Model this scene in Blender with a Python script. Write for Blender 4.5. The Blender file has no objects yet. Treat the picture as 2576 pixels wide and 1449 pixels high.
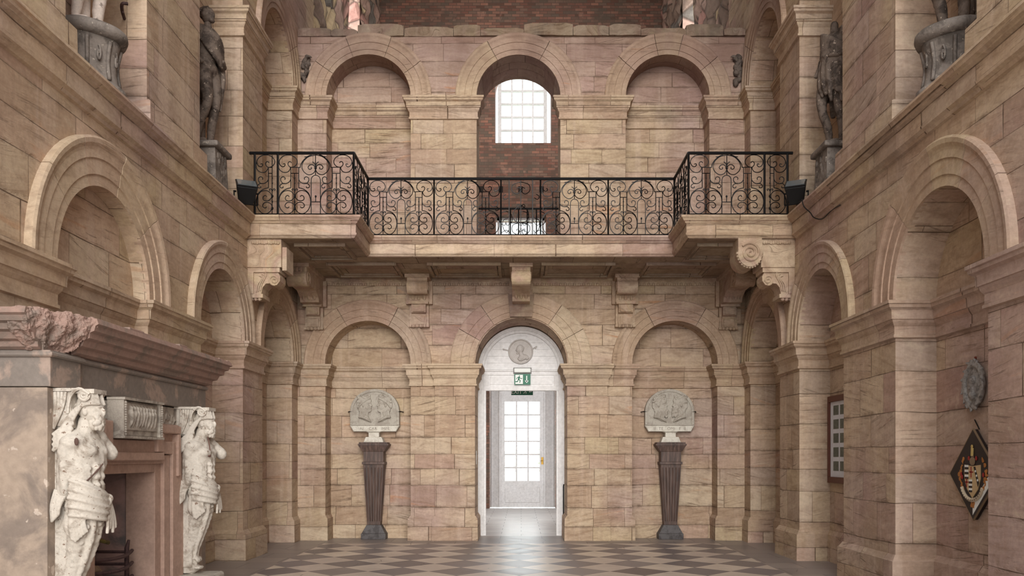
import bpy, bmesh, math, random
from mathutils import Vector, Matrix
random.seed(7)
S = bpy.context.scene
C = S.collection
PI = math.pi
F = 2117.0; VX = 1311.0; VY = 1151.0; CH = 1.55
W = 4.19           # half width of the hall
YB = 15.78         # face of the back wall

def srgb(r, g, b):
    def f(c):
        c /= 255.0
        return c/12.92 if c <= .04045 else ((c+.055)/1.055)**2.4
    return (f(r), f(g), f(b), 1)

# ---------------------------------------------------------------- mesh builder
class MB:
    def __init__(s): s.v = []; s.f = []; s.t = []; s.tint = .5
    def add(s, vs, fs):
        o = len(s.v); s.v += [tuple(v) for v in vs]
        for f in fs: s.f.append([o+i for i in f]); s.t.append(s.tint)
    def box(s, x0, x1, y0, y1, z0, z1, T=None):
        vs = [(x, y, z) for x in (x0, x1) for y in (y0, y1) for z in (z0, z1)]
        if T: vs = [T(*v) for v in vs]
        s.add(vs, [(0,1,3,2),(4,6,7,5),(0,4,5,1),(2,3,7,6),(0,2,6,4),(1,5,7,3)])
    def frustum(s, c, z0, z1, a0, b0, a1, b1):
        x, y = c
        vs = [(x-a0,y-b0,z0),(x+a0,y-b0,z0),(x+a0,y+b0,z0),(x-a0,y+b0,z0),
              (x-a1,y-b1,z1),(x+a1,y-b1,z1),(x+a1,y+b1,z1),(x-a1,y+b1,z1)]
        s.add(vs, [(3,2,1,0),(4,5,6,7),(0,1,5,4),(1,2,6,5),(2,3,7,6),(3,0,4,7)])
    def prism(s, poly, T, w0, w1):
        """poly in (u,z); extruded over w through T(u,w,z)"""
        n = len(poly)
        vs = [T(u, w0, z) for u, z in poly] + [T(u, w1, z) for u, z in poly]
        s.add(vs, [list(range(n)), list(range(2*n-1, n-1, -1))] + [(i, (i+1) % n, n+(i+1) % n, n+i) for i in range(n)])
    def tube(s, pts, r, seg=6, cap=True):
        pts = [Vector(p) for p in pts]; n = len(pts)
        if n < 2: return
        rs = r if isinstance(r, (list, tuple)) else [r]*n
        t0 = (pts[1]-pts[0]).normalized()
        up = Vector((0,0,1)) if abs(t0.z) < .9 else Vector((1,0,0))
        nr = t0.cross(up).normalized(); vs = []
        for i, p in enumerate(pts):
            t = ((pts[min(i+1,n-1)]-p).normalized() + (p-pts[max(i-1,0)]).normalized())
            if t.length < 1e-6: t = t0
            t.normalize()
            nr = (nr - t*nr.dot(t))
            if nr.length < 1e-6: nr = t.orthogonal()
            nr.normalize(); b = t.cross(nr)
            for k in range(seg):
                a = 2*PI*k/seg
                vs.append(p + (nr*math.cos(a)+b*math.sin(a))*rs[i])
        fs = [(i*seg+k, i*seg+(k+1) % seg, (i+1)*seg+(k+1) % seg, (i+1)*seg+k) for i in range(n-1) for k in range(seg)]
        if cap: fs += [list(range(seg))[::-1], list(range((n-1)*seg, n*seg))]
        s.add(vs, fs)
    def ball(s, c, r, n=8, m=6, M=None):
        if not isinstance(r, (tuple, list)): r = (r, r, r)
        c = Vector(c); vs = []
        def pt(x, y, z):
            v = Vector((x*r[0], y*r[1], z*r[2]))
            if M: v = M @ v
            return c+v
        vs.append(pt(0,0,1))
        for i in range(1, m):
            a = PI*i/m
            for k in range(n):
                b = 2*PI*k/n
                vs.append(pt(math.sin(a)*math.cos(b), math.sin(a)*math.sin(b), math.cos(a)))
        vs.append(pt(0,0,-1)); L = len(vs)-1
        fs = [(0, 1+k, 1+(k+1) % n) for k in range(n)]
        for i in range(m-2):
            fs += [(1+i*n+k, 1+(i+1)*n+k, 1+(i+1)*n+(k+1) % n, 1+i*n+(k+1) % n) for k in range(n)]
        fs += [(L, 1+(m-2)*n+(k+1) % n, 1+(m-2)*n+k) for k in range(n)]
        s.add(vs, fs)
    def lathe(s, prof, c, n=32, sq=0):
        """prof list (r,z); sq>0 gives a lobed outline"""
        vs = []
        for r, z in prof:
            for k in range(n):
                a = 2*PI*k/n
                q = r*(1+sq*math.cos(4*a))
                vs.append((c[0]+q*math.cos(a), c[1]+q*math.sin(a), c[2]+z))
        m = len(prof)
        fs = [(i*n+k, i*n+(k+1) % n, (i+1)*n+(k+1) % n, (i+1)*n+k) for i in range(m-1) for k in range(n)]
        fs += [list(range(n))[::-1], list(range((m-1)*n, m*n))]
        s.add(vs, fs)
    def mould(s, path, prof, T, zt, closed=False):
        """sweep prof [(dz, proj)] from zt down along path [(u,w)] with mitres; room side is to the right-hand of travel (-w)"""
        n = len(path); off = []
        def nrm(a, b):
            d = (b[0]-a[0], b[1]-a[1]); l = math.hypot(*d) or 1
            return (d[1]/l, -d[0]/l)
        for i in range(n):
            if i == 0 and not closed: m = nrm(path[0], path[1])
            elif i == n-1 and not closed: m = nrm(path[-2], path[-1])
            else:
                n1 = nrm(path[i-1], path[i]); n2 = nrm(path[i], path[(i+1) % n])
                d = 1+n1[0]*n2[0]+n1[1]*n2[1]
                m = ((n1[0]+n2[0])/max(d,.2), (n1[1]+n2[1])/max(d,.2))
            off.append(m)
        k = len(prof); vs = []
        for i in range(n):
            for dz, pr in prof:
                vs.append(T(path[i][0]+off[i][0]*pr, path[i][1]+off[i][1]*pr, zt-dz))
        fs = []
        for i in range(n if closed else n-1):
            j = (i+1) % n
            for q in range(k-1): fs.append((i*k+q, i*k+q+1, j*k+q+1, j*k+q))
        if not closed: fs += [list(range(k)), list(range((n-1)*k, n*k))[::-1]]
        s.add(vs, fs)
    def build(s, name, mat, parent=None, smooth=False, bev=0, normals=True, label=None):
        me = bpy.data.meshes.new(name)
        me.from_pydata(s.v, [], s.f)
        a = me.attributes.new('tint', 'FLOAT', 'FACE')
        a.data.foreach_set('value', s.t)
        if normals:
            bm = bmesh.new(); bm.from_mesh(me)
            bmesh.ops.recalc_face_normals(bm, faces=bm.faces); bm.to_mesh(me); bm.free()
        if smooth:
            me.polygons.foreach_set('use_smooth', [True]*len(me.polygons))
        o = bpy.data.objects.new(name, me); C.objects.link(o)
        if mat: me.materials.append(mat)
        if parent: o.parent = parent; o.matrix_parent_inverse = parent.matrix_basis.inverted()
        if bev:
            m = o.modifiers.new('bevel', 'BEVEL'); m.width = bev; m.segments = 2; m.limit_method = 'ANGLE'
        if label: o['label'] = label
        return o

def tag(o, label, cat, group=None):
    o['label'] = label; o['category'] = cat
    if group: o['group'] = group
    return o
def thing(name, loc, label, cat, group=None):
    o = bpy.data.objects.new(name, None); C.objects.link(o); o.location = loc
    o.empty_display_size = .1
    return tag(o, label, cat, group)
def struct(o): o['kind'] = 'structure'; return o
def catmull(pts, k=5):
    out = []; n = len(pts)
    P = [Vector(p) for p in pts]
    for i in range(n-1):
        p0, p1, p2, p3 = P[max(i-1,0)], P[i], P[i+1], P[min(i+2,n-1)]
        for j in range(k):
            t = j/k
            out.append(.5*((2*p1)+(p2-p0)*t+(2*p0-5*p1+4*p2-p3)*t*t+(3*p1-p0-3*p2+p3)*t**3))
    out.append(P[-1]); return out

def TL(u, w, z): return (-(W+w), u, z)      # left wall frame: u = depth along the hall, w = into the wall
def TR(u, w, z): return ((W+w), u, z)
def TB(u, w, z): return (u, YB+w, z)        # back wall frame
def TI(u, w, z): return (u, w, z)

# ---------------------------------------------------------------- materials
class NT:
    def __init__(s, name):
        s.m = bpy.data.materials.new(name); s.m.use_nodes = True
        s.nt = s.m.node_tree; s.nt.nodes.clear()
        s.out = s.n('ShaderNodeOutputMaterial'); s.b = s.n('ShaderNodeBsdfPrincipled')
        s.l(s.b.outputs[0], s.out.inputs[0])
    def n(s, t, **k):
        x = s.nt.nodes.new(t)
        for a, v in k.items(): setattr(x, a, v)
        return x
    def l(s, a, b): s.nt.links.new(a, b)
    def inp(s, sock, v):
        if isinstance(v, (int, float, tuple, list)): sock.default_value = v
        else: s.l(v, sock)
    def math(s, op, a, b=0.0, c=None, clamp=False):
        x = s.n('ShaderNodeMath', operation=op); x.use_clamp = clamp
        s.inp(x.inputs[0], a); s.inp(x.inputs[1], b)
        if c is not None: s.inp(x.inputs[2], c)
        return x.outputs[0]
    def mix(s, f, a, b, mode='MIX'):
        x = s.n('ShaderNodeMix', data_type='RGBA', blend_type=mode)
        s.inp(x.inputs[0], f); s.inp(x.inputs[6], a); s.inp(x.inputs[7], b)
        return x.outputs[2]
    def mixf(s, f, a, b):
        x = s.n('ShaderNodeMix', data_type='FLOAT')
        s.inp(x.inputs[0], f); s.inp(x.inputs[2], a); s.inp(x.inputs[3], b)
        return x.outputs[0]
    def noise(s, vec, scale, detail=3, rough=.55, dist=0):
        x = s.n('ShaderNodeTexNoise'); s.inp(x.inputs['Vector'], vec)
        x.inputs['Scale'].default_value = scale; x.inputs['Detail'].default_value = detail
        x.inputs['Roughness'].default_value = rough; x.inputs['Distortion'].default_value = dist
        return x.outputs['Fac']
    def comb(s, a, b, c):
        x = s.n('ShaderNodeCombineXYZ'); s.inp(x.inputs[0], a); s.inp(x.inputs[1], b); s.inp(x.inputs[2], c)
        return x.outputs[0]
    def ramp(s, f, stops, interp='LINEAR'):
        x = s.n('ShaderNodeValToRGB'); r = x.color_ramp; r.interpolation = interp
        while len(r.elements) > 1: r.elements.remove(r.elements[-1])
        r.elements[0].position = stops[0][0]; r.elements[0].color = stops[0][1]
        for p, c in stops[1:]:
            e = r.elements.new(p); e.color = c
        s.l(f, x.inputs[0]); return x.outputs[0]
    def step(s, f, lo, hi):
        x = s.n('ShaderNodeMapRange'); x.interpolation_type = 'SMOOTHSTEP'
        s.inp(x.inputs[0], f); x.inputs[1].default_value = lo; x.inputs[2].default_value = hi
        return x.outputs[0]
    def bump(s, h, strength, dist):
        x = s.n('ShaderNodeBump'); x.inputs['Strength'].default_value = strength
        x.inputs['Distance'].default_value = dist; s.l(h, x.inputs['Height']); s.l(x.outputs[0], s.b.inputs['Normal'])

TAN = [srgb(188,160,124), srgb(202,174,140), srgb(178,146,114), srgb(198,164,134), srgb(194,168,126), srgb(186,148,124), srgb(206,182,148), srgb(182,154,126)]
PINK = [srgb(190,144,126), srgb(200,160,140), srgb(180,132,116), srgb(194,154,132), srgb(204,166,148), srgb(174,126,110), srgb(196,150,130), srgb(188,156,130)]

def tone(cols, sat, lift, spread):
    n = len(cols); m = [sum(c[i] for c in cols)/n for i in range(3)]; out = []
    for c in cols:
        c = [m[i]+(c[i]-m[i])*spread for i in range(3)]
        g = sum(c)/3; c = [(g+(x-g)*sat)*lift for x in c]; out.append((c[0], c[1], c[2], 1))
    return out
TAN = tone(TAN, .78, 1.03, .85); PINK = tone(PINK, .62, .95, .85)

def stone(name, bw=.82, rh=.36, pink=.25, brick=True, streak=1.0, grey=.3, rust=.35, bias=None, dark=1.0, zoff=0.0, tint=False, joint=.0055, rough_bump=1.0, wide=None, post=None):
    t = NT(name)
    g = t.n('ShaderNodeNewGeometry'); p = t.n('ShaderNodeSeparateXYZ'); t.l(g.outputs['Position'], p.inputs[0])
    nn = t.n('ShaderNodeSeparateXYZ'); t.l(g.outputs['True Normal'], nn.inputs[0])
    X, Y, Z = p.outputs
    ax = t.math('GREATER_THAN', t.math('ABSOLUTE', nn.outputs[0]), .6)
    az = t.math('GREATER_THAN', t.math('ABSOLUTE', nn.outputs[2]), .8)
    u = t.mixf(ax, X, Y); v = t.mixf(az, Z, Y); u = t.mixf(az, u, X)
    P = g.outputs['Position']
    if brick:
        # courses of uneven height, joints jittered from course to course
        v1 = t.math('ADD', t.math('ADD', v, zoff), t.math('MULTIPLY', t.math('SINE', t.math('MULTIPLY', v, 4.3)), .055))
        wob = t.noise(P, 1.3, 1)
        v1 = t.math('ADD', v1, t.math('MULTIPLY', t.math('SUBTRACT', wob, .5), .035))
        row = t.math('FLOOR', t.math('DIVIDE', v1, rh))
        wn = t.n('ShaderNodeTexWhiteNoise', noise_dimensions='1D'); t.l(row, wn.inputs['W'])
        u1 = t.math('ADD', u, t.math('MULTIPLY', wn.outputs['Value'], bw*3))
        # stones of uneven length
        u1 = t.math('ADD', u1, t.math('MULTIPLY', t.math('SINE', t.math('ADD', t.math('MULTIPLY', u1, 3.1), t.math('MULTIPLY', wn.outputs['Value'], 40))), .17*bw))
        br = t.n('ShaderNodeTexBrick'); br.offset = .5; br.squash = 1
        t.l(t.comb(u1, v1, 0), br.inputs['Vector'])
        br.inputs['Color1'].default_value = (0,0,0,1); br.inputs['Color2'].default_value = (1,1,1,1); br.inputs['Mortar'].default_value = (.5,.5,.5,1)
        br.inputs['Scale'].default_value = 1; br.inputs['Mortar Size'].default_value = joint; br.inputs['Mortar Smooth'].default_value = .6
        br.inputs['Bias'].default_value = 0; br.inputs['Brick Width'].default_value = bw; br.inputs['Row Height'].default_value = rh
        rnd = br.outputs['Color']; mor = br.outputs['Fac']
        fr = t.math('FRACT', t.math('DIVIDE', v1, rh)); edge = t.math('MULTIPLY', t.math('MINIMUM', fr, t.math('SUBTRACT', 1, fr)), rh)
    elif tint:
        a = t.n('ShaderNodeAttribute', attribute_name='tint'); rnd = a.outputs['Fac']; mor = None
    else:
        rnd = t.noise(P, 1.1, 2); rnd = t.step(rnd, .25, .75); mor = None
    big = t.noise(P, .45, 2)
    n = len(TAN)
    base = t.ramp(rnd, [(i/(n-1), c) for i, c in enumerate(TAN)])
    pk = t.ramp(rnd, [(i/(n-1), c) for i, c in enumerate(PINK)])
    pf = t.math('ADD', t.step(big, .42, .72), pink-.25)
    pf = t.math('ADD', pf, t.math('MULTIPLY', t.math('SUBTRACT', rnd if not hasattr(rnd,'node') or True else rnd, .5), .5))
    if bias: pf = t.math('ADD', pf, bias(t, X, Y, Z))
    pf = t.math('MINIMUM', t.math('MAXIMUM', pf, 0), 1)
    col = t.mix(pf, base, pk)
    # bedding streaks, tilted a little and differently from stone to stone
    tilt = t.math('MULTIPLY', t.math('SUBTRACT', rnd, .5), .55)
    zz = t.math('ADD', t.math('MULTIPLY', Z, 11), t.math('MULTIPLY', t.math('MULTIPLY', u, tilt), 11))
    sv = t.comb(t.math('MULTIPLY', X, 1.3), t.math('MULTIPLY', Y, 1.3), zz)
    st = t.noise(sv, 1.3, 5, .62, .6)
    col = t.mix(t.math('MULTIPLY', t.step(st, .50, .72), .42*streak), col, (.46,.36,.28,1), 'MULTIPLY')
    col = t.mix(t.math('MULTIPLY', t.step(st, .5, .3), .22*streak), col, (1,.95,.86,1), 'SOFT_LIGHT')
    # thin dark cleavage marks
    st2 = t.noise(t.comb(t.math('MULTIPLY', X, .8), t.math('MULTIPLY', Y, .8), t.math('MULTIPLY', zz, 1.6)), 1.9, 6, .7, .3)
    cl = t.math('MULTIPLY', t.step(st2, .585, .65), t.step(t.noise(P, 1.3, 3), .44, .58))
    col = t.mix(t.math('MULTIPLY', cl, .55*streak), col, srgb(96,72,56))
    # rusty ochre patches
    ru = t.math('MULTIPLY', t.step(t.noise(sv, .42, 3, .5, 1.2), .64, .74), t.step(rnd, .1, .5))
    col = t.mix(t.math('MULTIPLY', ru, rust), col, srgb(190,122,62))
    # grey weathering
    gw = t.step(t.noise(P, .8, 4, .6), .5, .75)
    col = t.mix(t.math('MULTIPLY', gw, grey), col, srgb(136,122,110))
    # darker blotches and thin wavering bed lines inside the stones
    bl = t.noise(t.comb(t.math('MULTIPLY', X, 2.2), t.math('MULTIPLY', Y, 2.2), t.math('MULTIPLY', Z, 5)), 1.1, 5, .7, .8)
    col = t.mix(t.math('MULTIPLY', t.step(bl, .48, .68), .38), col, srgb(142,116,94))
    col = t.mix(t.math('MULTIPLY', t.step(bl, .46, .30), .30), col, srgb(214,196,170))
    if brick:
        er = t.math('MULTIPLY', t.step(edge, .055, .0), t.step(t.noise(t.comb(X, Y, t.math('MULTIPLY', Z, 2)), 2.4, 5, .7), .44, .66))
        col = t.mix(t.math('MULTIPLY', er, .6*min(streak, 1.1)), col, srgb(104,84,68))
    # faint vertical runs down the wall
    vr = t.noise(t.comb(t.math('MULTIPLY', X, 3.2), t.math('MULTIPLY', Y, 3.2), t.math('MULTIPLY', Z, .16)), 1.0, 4, .65)
    col = t.mix(t.math('MULTIPLY', t.step(vr, .52, .66), .26), col, srgb(214,190,172))
    col = t.mix(t.math('MULTIPLY', t.step(vr, .46, .34), .22), col, srgb(150,120,104))
    fine = t.noise(P, 22, 4, .7)
    col = t.mix(.5, col, t.ramp(fine, [(.25,(.62,.62,.62,1)),(.75,(1.15,1.15,1.15,1))]), 'MULTIPLY')
    if post: col = post(t, X, Y, Z, col, P)
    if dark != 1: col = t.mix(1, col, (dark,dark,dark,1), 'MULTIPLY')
    h = t.math('MULTIPLY', st, .5*rough_bump)
    h = t.math('ADD', h, t.math('MULTIPLY', fine, .25*rough_bump))
    h = t.math('SUBTRACT', h, t.math('MULTIPLY', cl, .6))
    if brick: h = t.math('SUBTRACT', h, t.math('MULTIPLY', er, .7))
    if mor is not None:
        jn = t.step(t.noise(P, 2.6, 3, .6), .32, .62)
        jm = t.math('MULTIPLY', mor, t.math('ADD', t.math('MULTIPLY', jn, .55), .35))
        col = t.mix(jm, col, srgb(84,64,50))
        h = t.math('SUBTRACT', h, t.math('MULTIPLY', mor, 1.0))
    t.l(col, t.b.inputs['Base Color']); t.b.inputs['Roughness'].default_value = .88
    t.b.inputs['Specular IOR Level'].default_value = .25
    t.bump(h, .55, .02)
    return t.m

def plain(name, col, rough=.6, metal=0, var=.12, scale=6, bump=0, spec=.4):
    t = NT(name); g = t.n('ShaderNodeNewGeometry')
    n = t.noise(g.outputs['Position'], scale, 4, .6)
    c = t.mix(1, col, t.ramp(n, [(.25,(1-var,1-var,1-var,1)),(.75,(1+var,1+var,1+var,1))]), 'MULTIPLY')
    t.l(c, t.b.inputs['Base Color']); t.b.inputs['Roughness'].default_value = rough; t.b.inputs['Metallic'].default_value = metal
    t.b.inputs['Specular IOR Level'].default_value = spec
    if bump: t.bump(n, .5, bump)
    return t.m

def weathered(name, base, dirt, amount=.5, scale=5, extra=None, rough=.75, bump=.006, lo=.45, hi=.62):
    t = NT(name); g = t.n('ShaderNodeNewGeometry'); P = g.outputs['Position']
    n = t.noise(P, scale, 5, .65, .4); f = t.noise(P, scale*7, 3, .6)
    col = t.mix(t.math('MULTIPLY', t.step(n, lo, hi), amount), base, dirt)
    if extra: col = t.mix(t.math('MULTIPLY', t.step(t.noise(P, scale*3.2, 3, .7), .63, .67), .9), col, extra)
    col = t.mix(.35, col, t.ramp(f, [(.3,(.6,.6,.6,1)),(.7,(1.15,1.15,1.15,1))]), 'MULTIPLY')
    t.l(col, t.b.inputs['Base Color']); t.b.inputs['Roughness'].default_value = rough; t.b.inputs['Specular IOR Level'].default_value = .3
    t.bump(t.math('ADD', n, t.math('MULTIPLY', f, .3)), .5, bump)
    return t.m

def bias_right(t, X, Y, Z):
    # the near lower piers are cut from redder stone
    a = t.math('MULTIPLY', t.step(Y, 11.2, 8.2), t.step(Z, 4.2, 2.9))
    return t.math('MULTIPLY', a, .75)
def bias_left(t, X, Y, Z):
    return t.math('MULTIPLY', t.math('MULTIPLY', t.step(Y, 9.5, 6.2), t.step(Z, 3.2, 2.2)), .35)
def top_weather(t, X, Y, Z, col, P):
    f = t.math('MULTIPLY', t.step(Z, 8.2, 9.3), t.math('ADD', t.math('MULTIPLY', t.step(t.noise(P, 1.2, 4), .35, .65), .45), .3))
    return t.mix(f, col, srgb(126,100,90))
def bias_back(t, X, Y, Z):
    a = t.math('MULTIPLY', t.step(Z, 8.1, 8.5), .75)
    b = t.math('MULTIPLY', t.math('MULTIPLY', t.step(t.math('ABSOLUTE', X), 2.3, 1.2), t.step(Z, 5, 5.6)), .15)
    c = t.math('MULTIPLY', t.math('MULTIPLY', t.step(Z, 7.4, 5.8), t.step(Z, 4.8, 5.4)), .2)
    return t.math('ADD', t.math('ADD', a, b), c)

M = {}
M['wall_l'] = stone('ashlar_left', .95, .37, pink=.12, grey=.16, rust=.25, bias=bias_left, streak=.75)
M['wall_r'] = stone('ashlar_right', .90, .37, pink=.12, grey=.42, rust=.22, bias=bias_right, zoff=.13, streak=.9)
M['wall_b'] = stone('ashlar_back', .78, .335, pink=.14, grey=.22, rust=.45, bias=bias_back, streak=1.15, zoff=.03, post=top_weather)
M['arch'] = stone('arch_stone', brick=False, tint=True, pink=.08, grey=.2, rust=.15, streak=.4)
M['arch_up'] = stone('arch_stone_rosy', brick=False, tint=True, pink=.4, grey=.7, rust=.45, streak=.6, post=top_weather)
M['mould'] = stone('moulding_stone', 1.15, 3.0, pink=.16, grey=.45, rust=.2, streak=.7, zoff=.9, joint=.006)
M['mould_b'] = stone('moulding_stone_upper', 1.15, 3.0, pink=.38, grey=.7, rust=.25, streak=.8, zoff=.9, joint=.006)
M['mould_r'] = stone('moulding_stone_right', 1.15, 3.0, pink=.14, grey=.5, rust=.2, streak=.7, zoff=.9, joint=.006, bias=bias_right)
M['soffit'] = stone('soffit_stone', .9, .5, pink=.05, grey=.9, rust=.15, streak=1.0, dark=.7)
M['corbel'] = stone('corbel_stone', brick=False, pink=.25, grey=.6, rust=.2, streak=.6, rough_bump=1.6)
M['corbel_dark'] = stone('keystone_stone', brick=False, pink=.35, grey=1.0, rust=.2, streak=.8, dark=.72, rough_bump=1.6)
M['chim'] = weathered('chimney_stone', srgb(172,154,138), srgb(126,114,106), .75, 2.2, extra=srgb(200,184,170), bump=.012)
M['chim_grey'] = weathered('chimney_grey_stone', srgb(136,126,118), srgb(176,154,140), .8, 3.0, bump=.012, lo=.52, hi=.62)
M['chim_red'] = weathered('chimney_red_stone', srgb(182,152,136), srgb(164,136,122), .6, 4, bump=.006)
M['chim_corn'] = weathered('cornice_red_stone', srgb(160,132,120), srgb(126,114,104), .8, 3.5, bump=.02)
M['plaster'] = weathered('white_plaster', srgb(204,195,183), srgb(148,134,120), .85, 7, extra=srgb(126,100,84), bump=.012, lo=.50, hi=.68)
M['plaster_dull'] = weathered('grey_plaster_relief', srgb(176,166,154), srgb(134,124,114), .8, 9, bump=.01)
M['statue'] = weathered('dark_statue_plaster', srgb(112,98,88), srgb(58,48,42), .85, 6, extra=srgb(176,160,144), bump=.012)
M['statue_pale'] = weathered('pale_statue_plaster', srgb(214,198,186), srgb(84,66,56), .8, 7, bump=.01, lo=.6, hi=.68)
M['soot'] = weathered('hearth_stone', srgb(118,108,104), srgb(186,150,140), .8, 1.6, bump=.01)
M['iron'] = plain('black_iron', srgb(20,19,20), .42, .6, spec=.5)
M['rust_iron'] = weathered('rusty_iron', srgb(84,62,60), srgb(54,40,40), .8, 12, rough=.8)
M['black'] = plain('black_plastic', srgb(14,14,15), .45)
M['white_paint'] = weathered('white_paint', srgb(234,232,232), srgb(220,217,215), .4, 2.5, rough=.5, bump=.001)
M['marble'] = weathered('grey_marble', srgb(178,170,158), srgb(150,140,128), .7, 8, rough=.6, bump=.002)
M['marble_light'] = weathered('pale_marble', srgb(214,208,196), srgb(184,174,160), .6, 10, rough=.6, bump=.002)
M['wood'] = None
M['gilt'] = plain('brass', srgb(190,150,70), .35, .8)
M['green'] = plain('sign_green', srgb(0,104,76), .45, var=.03)
M['dkgreen'] = plain('sign_dark_green', srgb(10,92,66), .5, var=.03)
M['white'] = plain('sign_white', srgb(235,238,235), .5, var=.02)
M['text'] = plain('inscription_dark', srgb(136,126,114), .8)
M['leadgrey'] = weathered('grey_lead', srgb(150,146,142), srgb(96,92,90), .8, 16, rough=.55, bump=.01)

def carved_wood():
    t = NT('dark_pedestal_wood'); g = t.n('ShaderNodeNewGeometry'); p = t.n('ShaderNodeSeparateXYZ'); t.l(g.outputs['Position'], p.inputs[0])
    v = t.comb(t.math('MULTIPLY', p.outputs[0], 22), t.math('MULTIPLY', p.outputs[1], 22), t.math('MULTIPLY', p.outputs[2], 2.0))
    n = t.noise(v, 1.2, 5, .65)
    col = t.ramp(n, [(.3, srgb(50,38,34)), (.5, srgb(80,60,52)), (.72, srgb(112,90,80))])
    t.l(col, t.b.inputs['Base Color']); t.b.inputs['Roughness'].default_value = .55; t.bump(n, .4, .004)
    return t.m
M['wood'] = carved_wood()
M['slate'] = weathered('grey_base_stone', srgb(92,88,88), srgb(64,58,58), .8, 8, rough=.6)
M['frame_wood'] = plain('frame_brown', srgb(92,50,36), .5)

def brick_mat():
    t = NT('old_brick'); g = t.n('ShaderNodeNewGeometry'); p = t.n('ShaderNodeSeparateXYZ'); t.l(g.outputs['Position'], p.inputs[0])
    P = g.outputs['Position']
    br = t.n('ShaderNodeTexBrick'); t.l(t.comb(t.math('ADD', p.outputs[0], p.outputs[1]), p.outputs[2], 0), br.inputs['Vector'])
    br.inputs['Color1'].default_value = (0,0,0,1); br.inputs['Color2'].default_value = (1,1,1,1)
    br.inputs['Scale'].default_value = 1; br.inputs['Mortar Size'].default_value = .007
    br.inputs['Brick Width'].default_value = .24; br.inputs['Row Height'].default_value = .085
    col = t.ramp(br.outputs['Color'], [(0, srgb(100,72,60)), (.3, srgb(134,92,78)), (.5, srgb(102,88,76)), (.7, srgb(124,98,84)), (1, srgb(152,106,88))])
    n = t.noise(P, 1.1, 4, .6)
    col = t.mix(t.math('MULTIPLY', t.step(n, .45, .65), .6), col, srgb(88,76,66))
    col = t.mix(t.math('MULTIPLY', t.step(t.noise(P, 2.3, 3), .6, .7), .5), col, srgb(176,130,112))
    col = t.mix(t.math('MULTIPLY', br.outputs['Fac'], .7), col, srgb(92,80,70))
    t.l(col, t.b.inputs['Base Color']); t.b.inputs['Roughness'].default_value = .95
    t.bump(t.math('SUBTRACT', t.noise(P, 14, 3), br.outputs['Fac']), .7, .02)
    return t.m
M['brick'] = brick_mat()

def rubble_mat():
    t = NT('rubble_stone'); g = t.n('ShaderNodeNewGeometry'); P = g.outputs['Position']
    mp = t.n('ShaderNodeMapping'); mp.inputs['Scale'].default_value = (1,1,1.5); t.l(P, mp.inputs[0])
    vo = t.n('ShaderNodeTexVoronoi', feature='F1'); vo.inputs['Scale'].default_value = 1.15; t.l(mp.outputs[0], vo.inputs['Vector'])
    vd = t.n('ShaderNodeTexVoronoi', feature='DISTANCE_TO_EDGE'); vd.inputs['Scale'].default_value = 1.15; t.l(mp.outputs[0], vd.inputs['Vector'])
    s = t.n('ShaderNodeSeparateColor'); t.l(vo.outputs['Color'], s.inputs[0])
    col = t.ramp(s.outputs[0], [(0, srgb(172,142,128)), (.25, srgb(120,112,104)), (.45, srgb(196,172,138)), (.6, srgb(178,134,122)), (.8, srgb(140,118,104)), (1, srgb(206,180,150))], 'CONSTANT')
    n = t.noise(P, 5, 5, .7)
    col = t.mix(.6, col, t.ramp(n, [(.3,(.45,.42,.4,1)),(.7,(1.2,1.2,1.15,1))]), 'MULTIPLY')
    e = t.step(vd.outputs['Distance'], .05, .0)
    col = t.mix(t.math('MULTIPLY', e, .8), col, srgb(74,58,48))
    t.l(col, t.b.inputs['Base Color']); t.b.inputs['Roughness'].default_value = .95
    t.bump(t.math('ADD', t.math('MULTIPLY', n, .7), t.step(vd.outputs['Distance'], 0, .12)), .8, .06)
    return t.m
M['rubble'] = rubble_mat()

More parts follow.
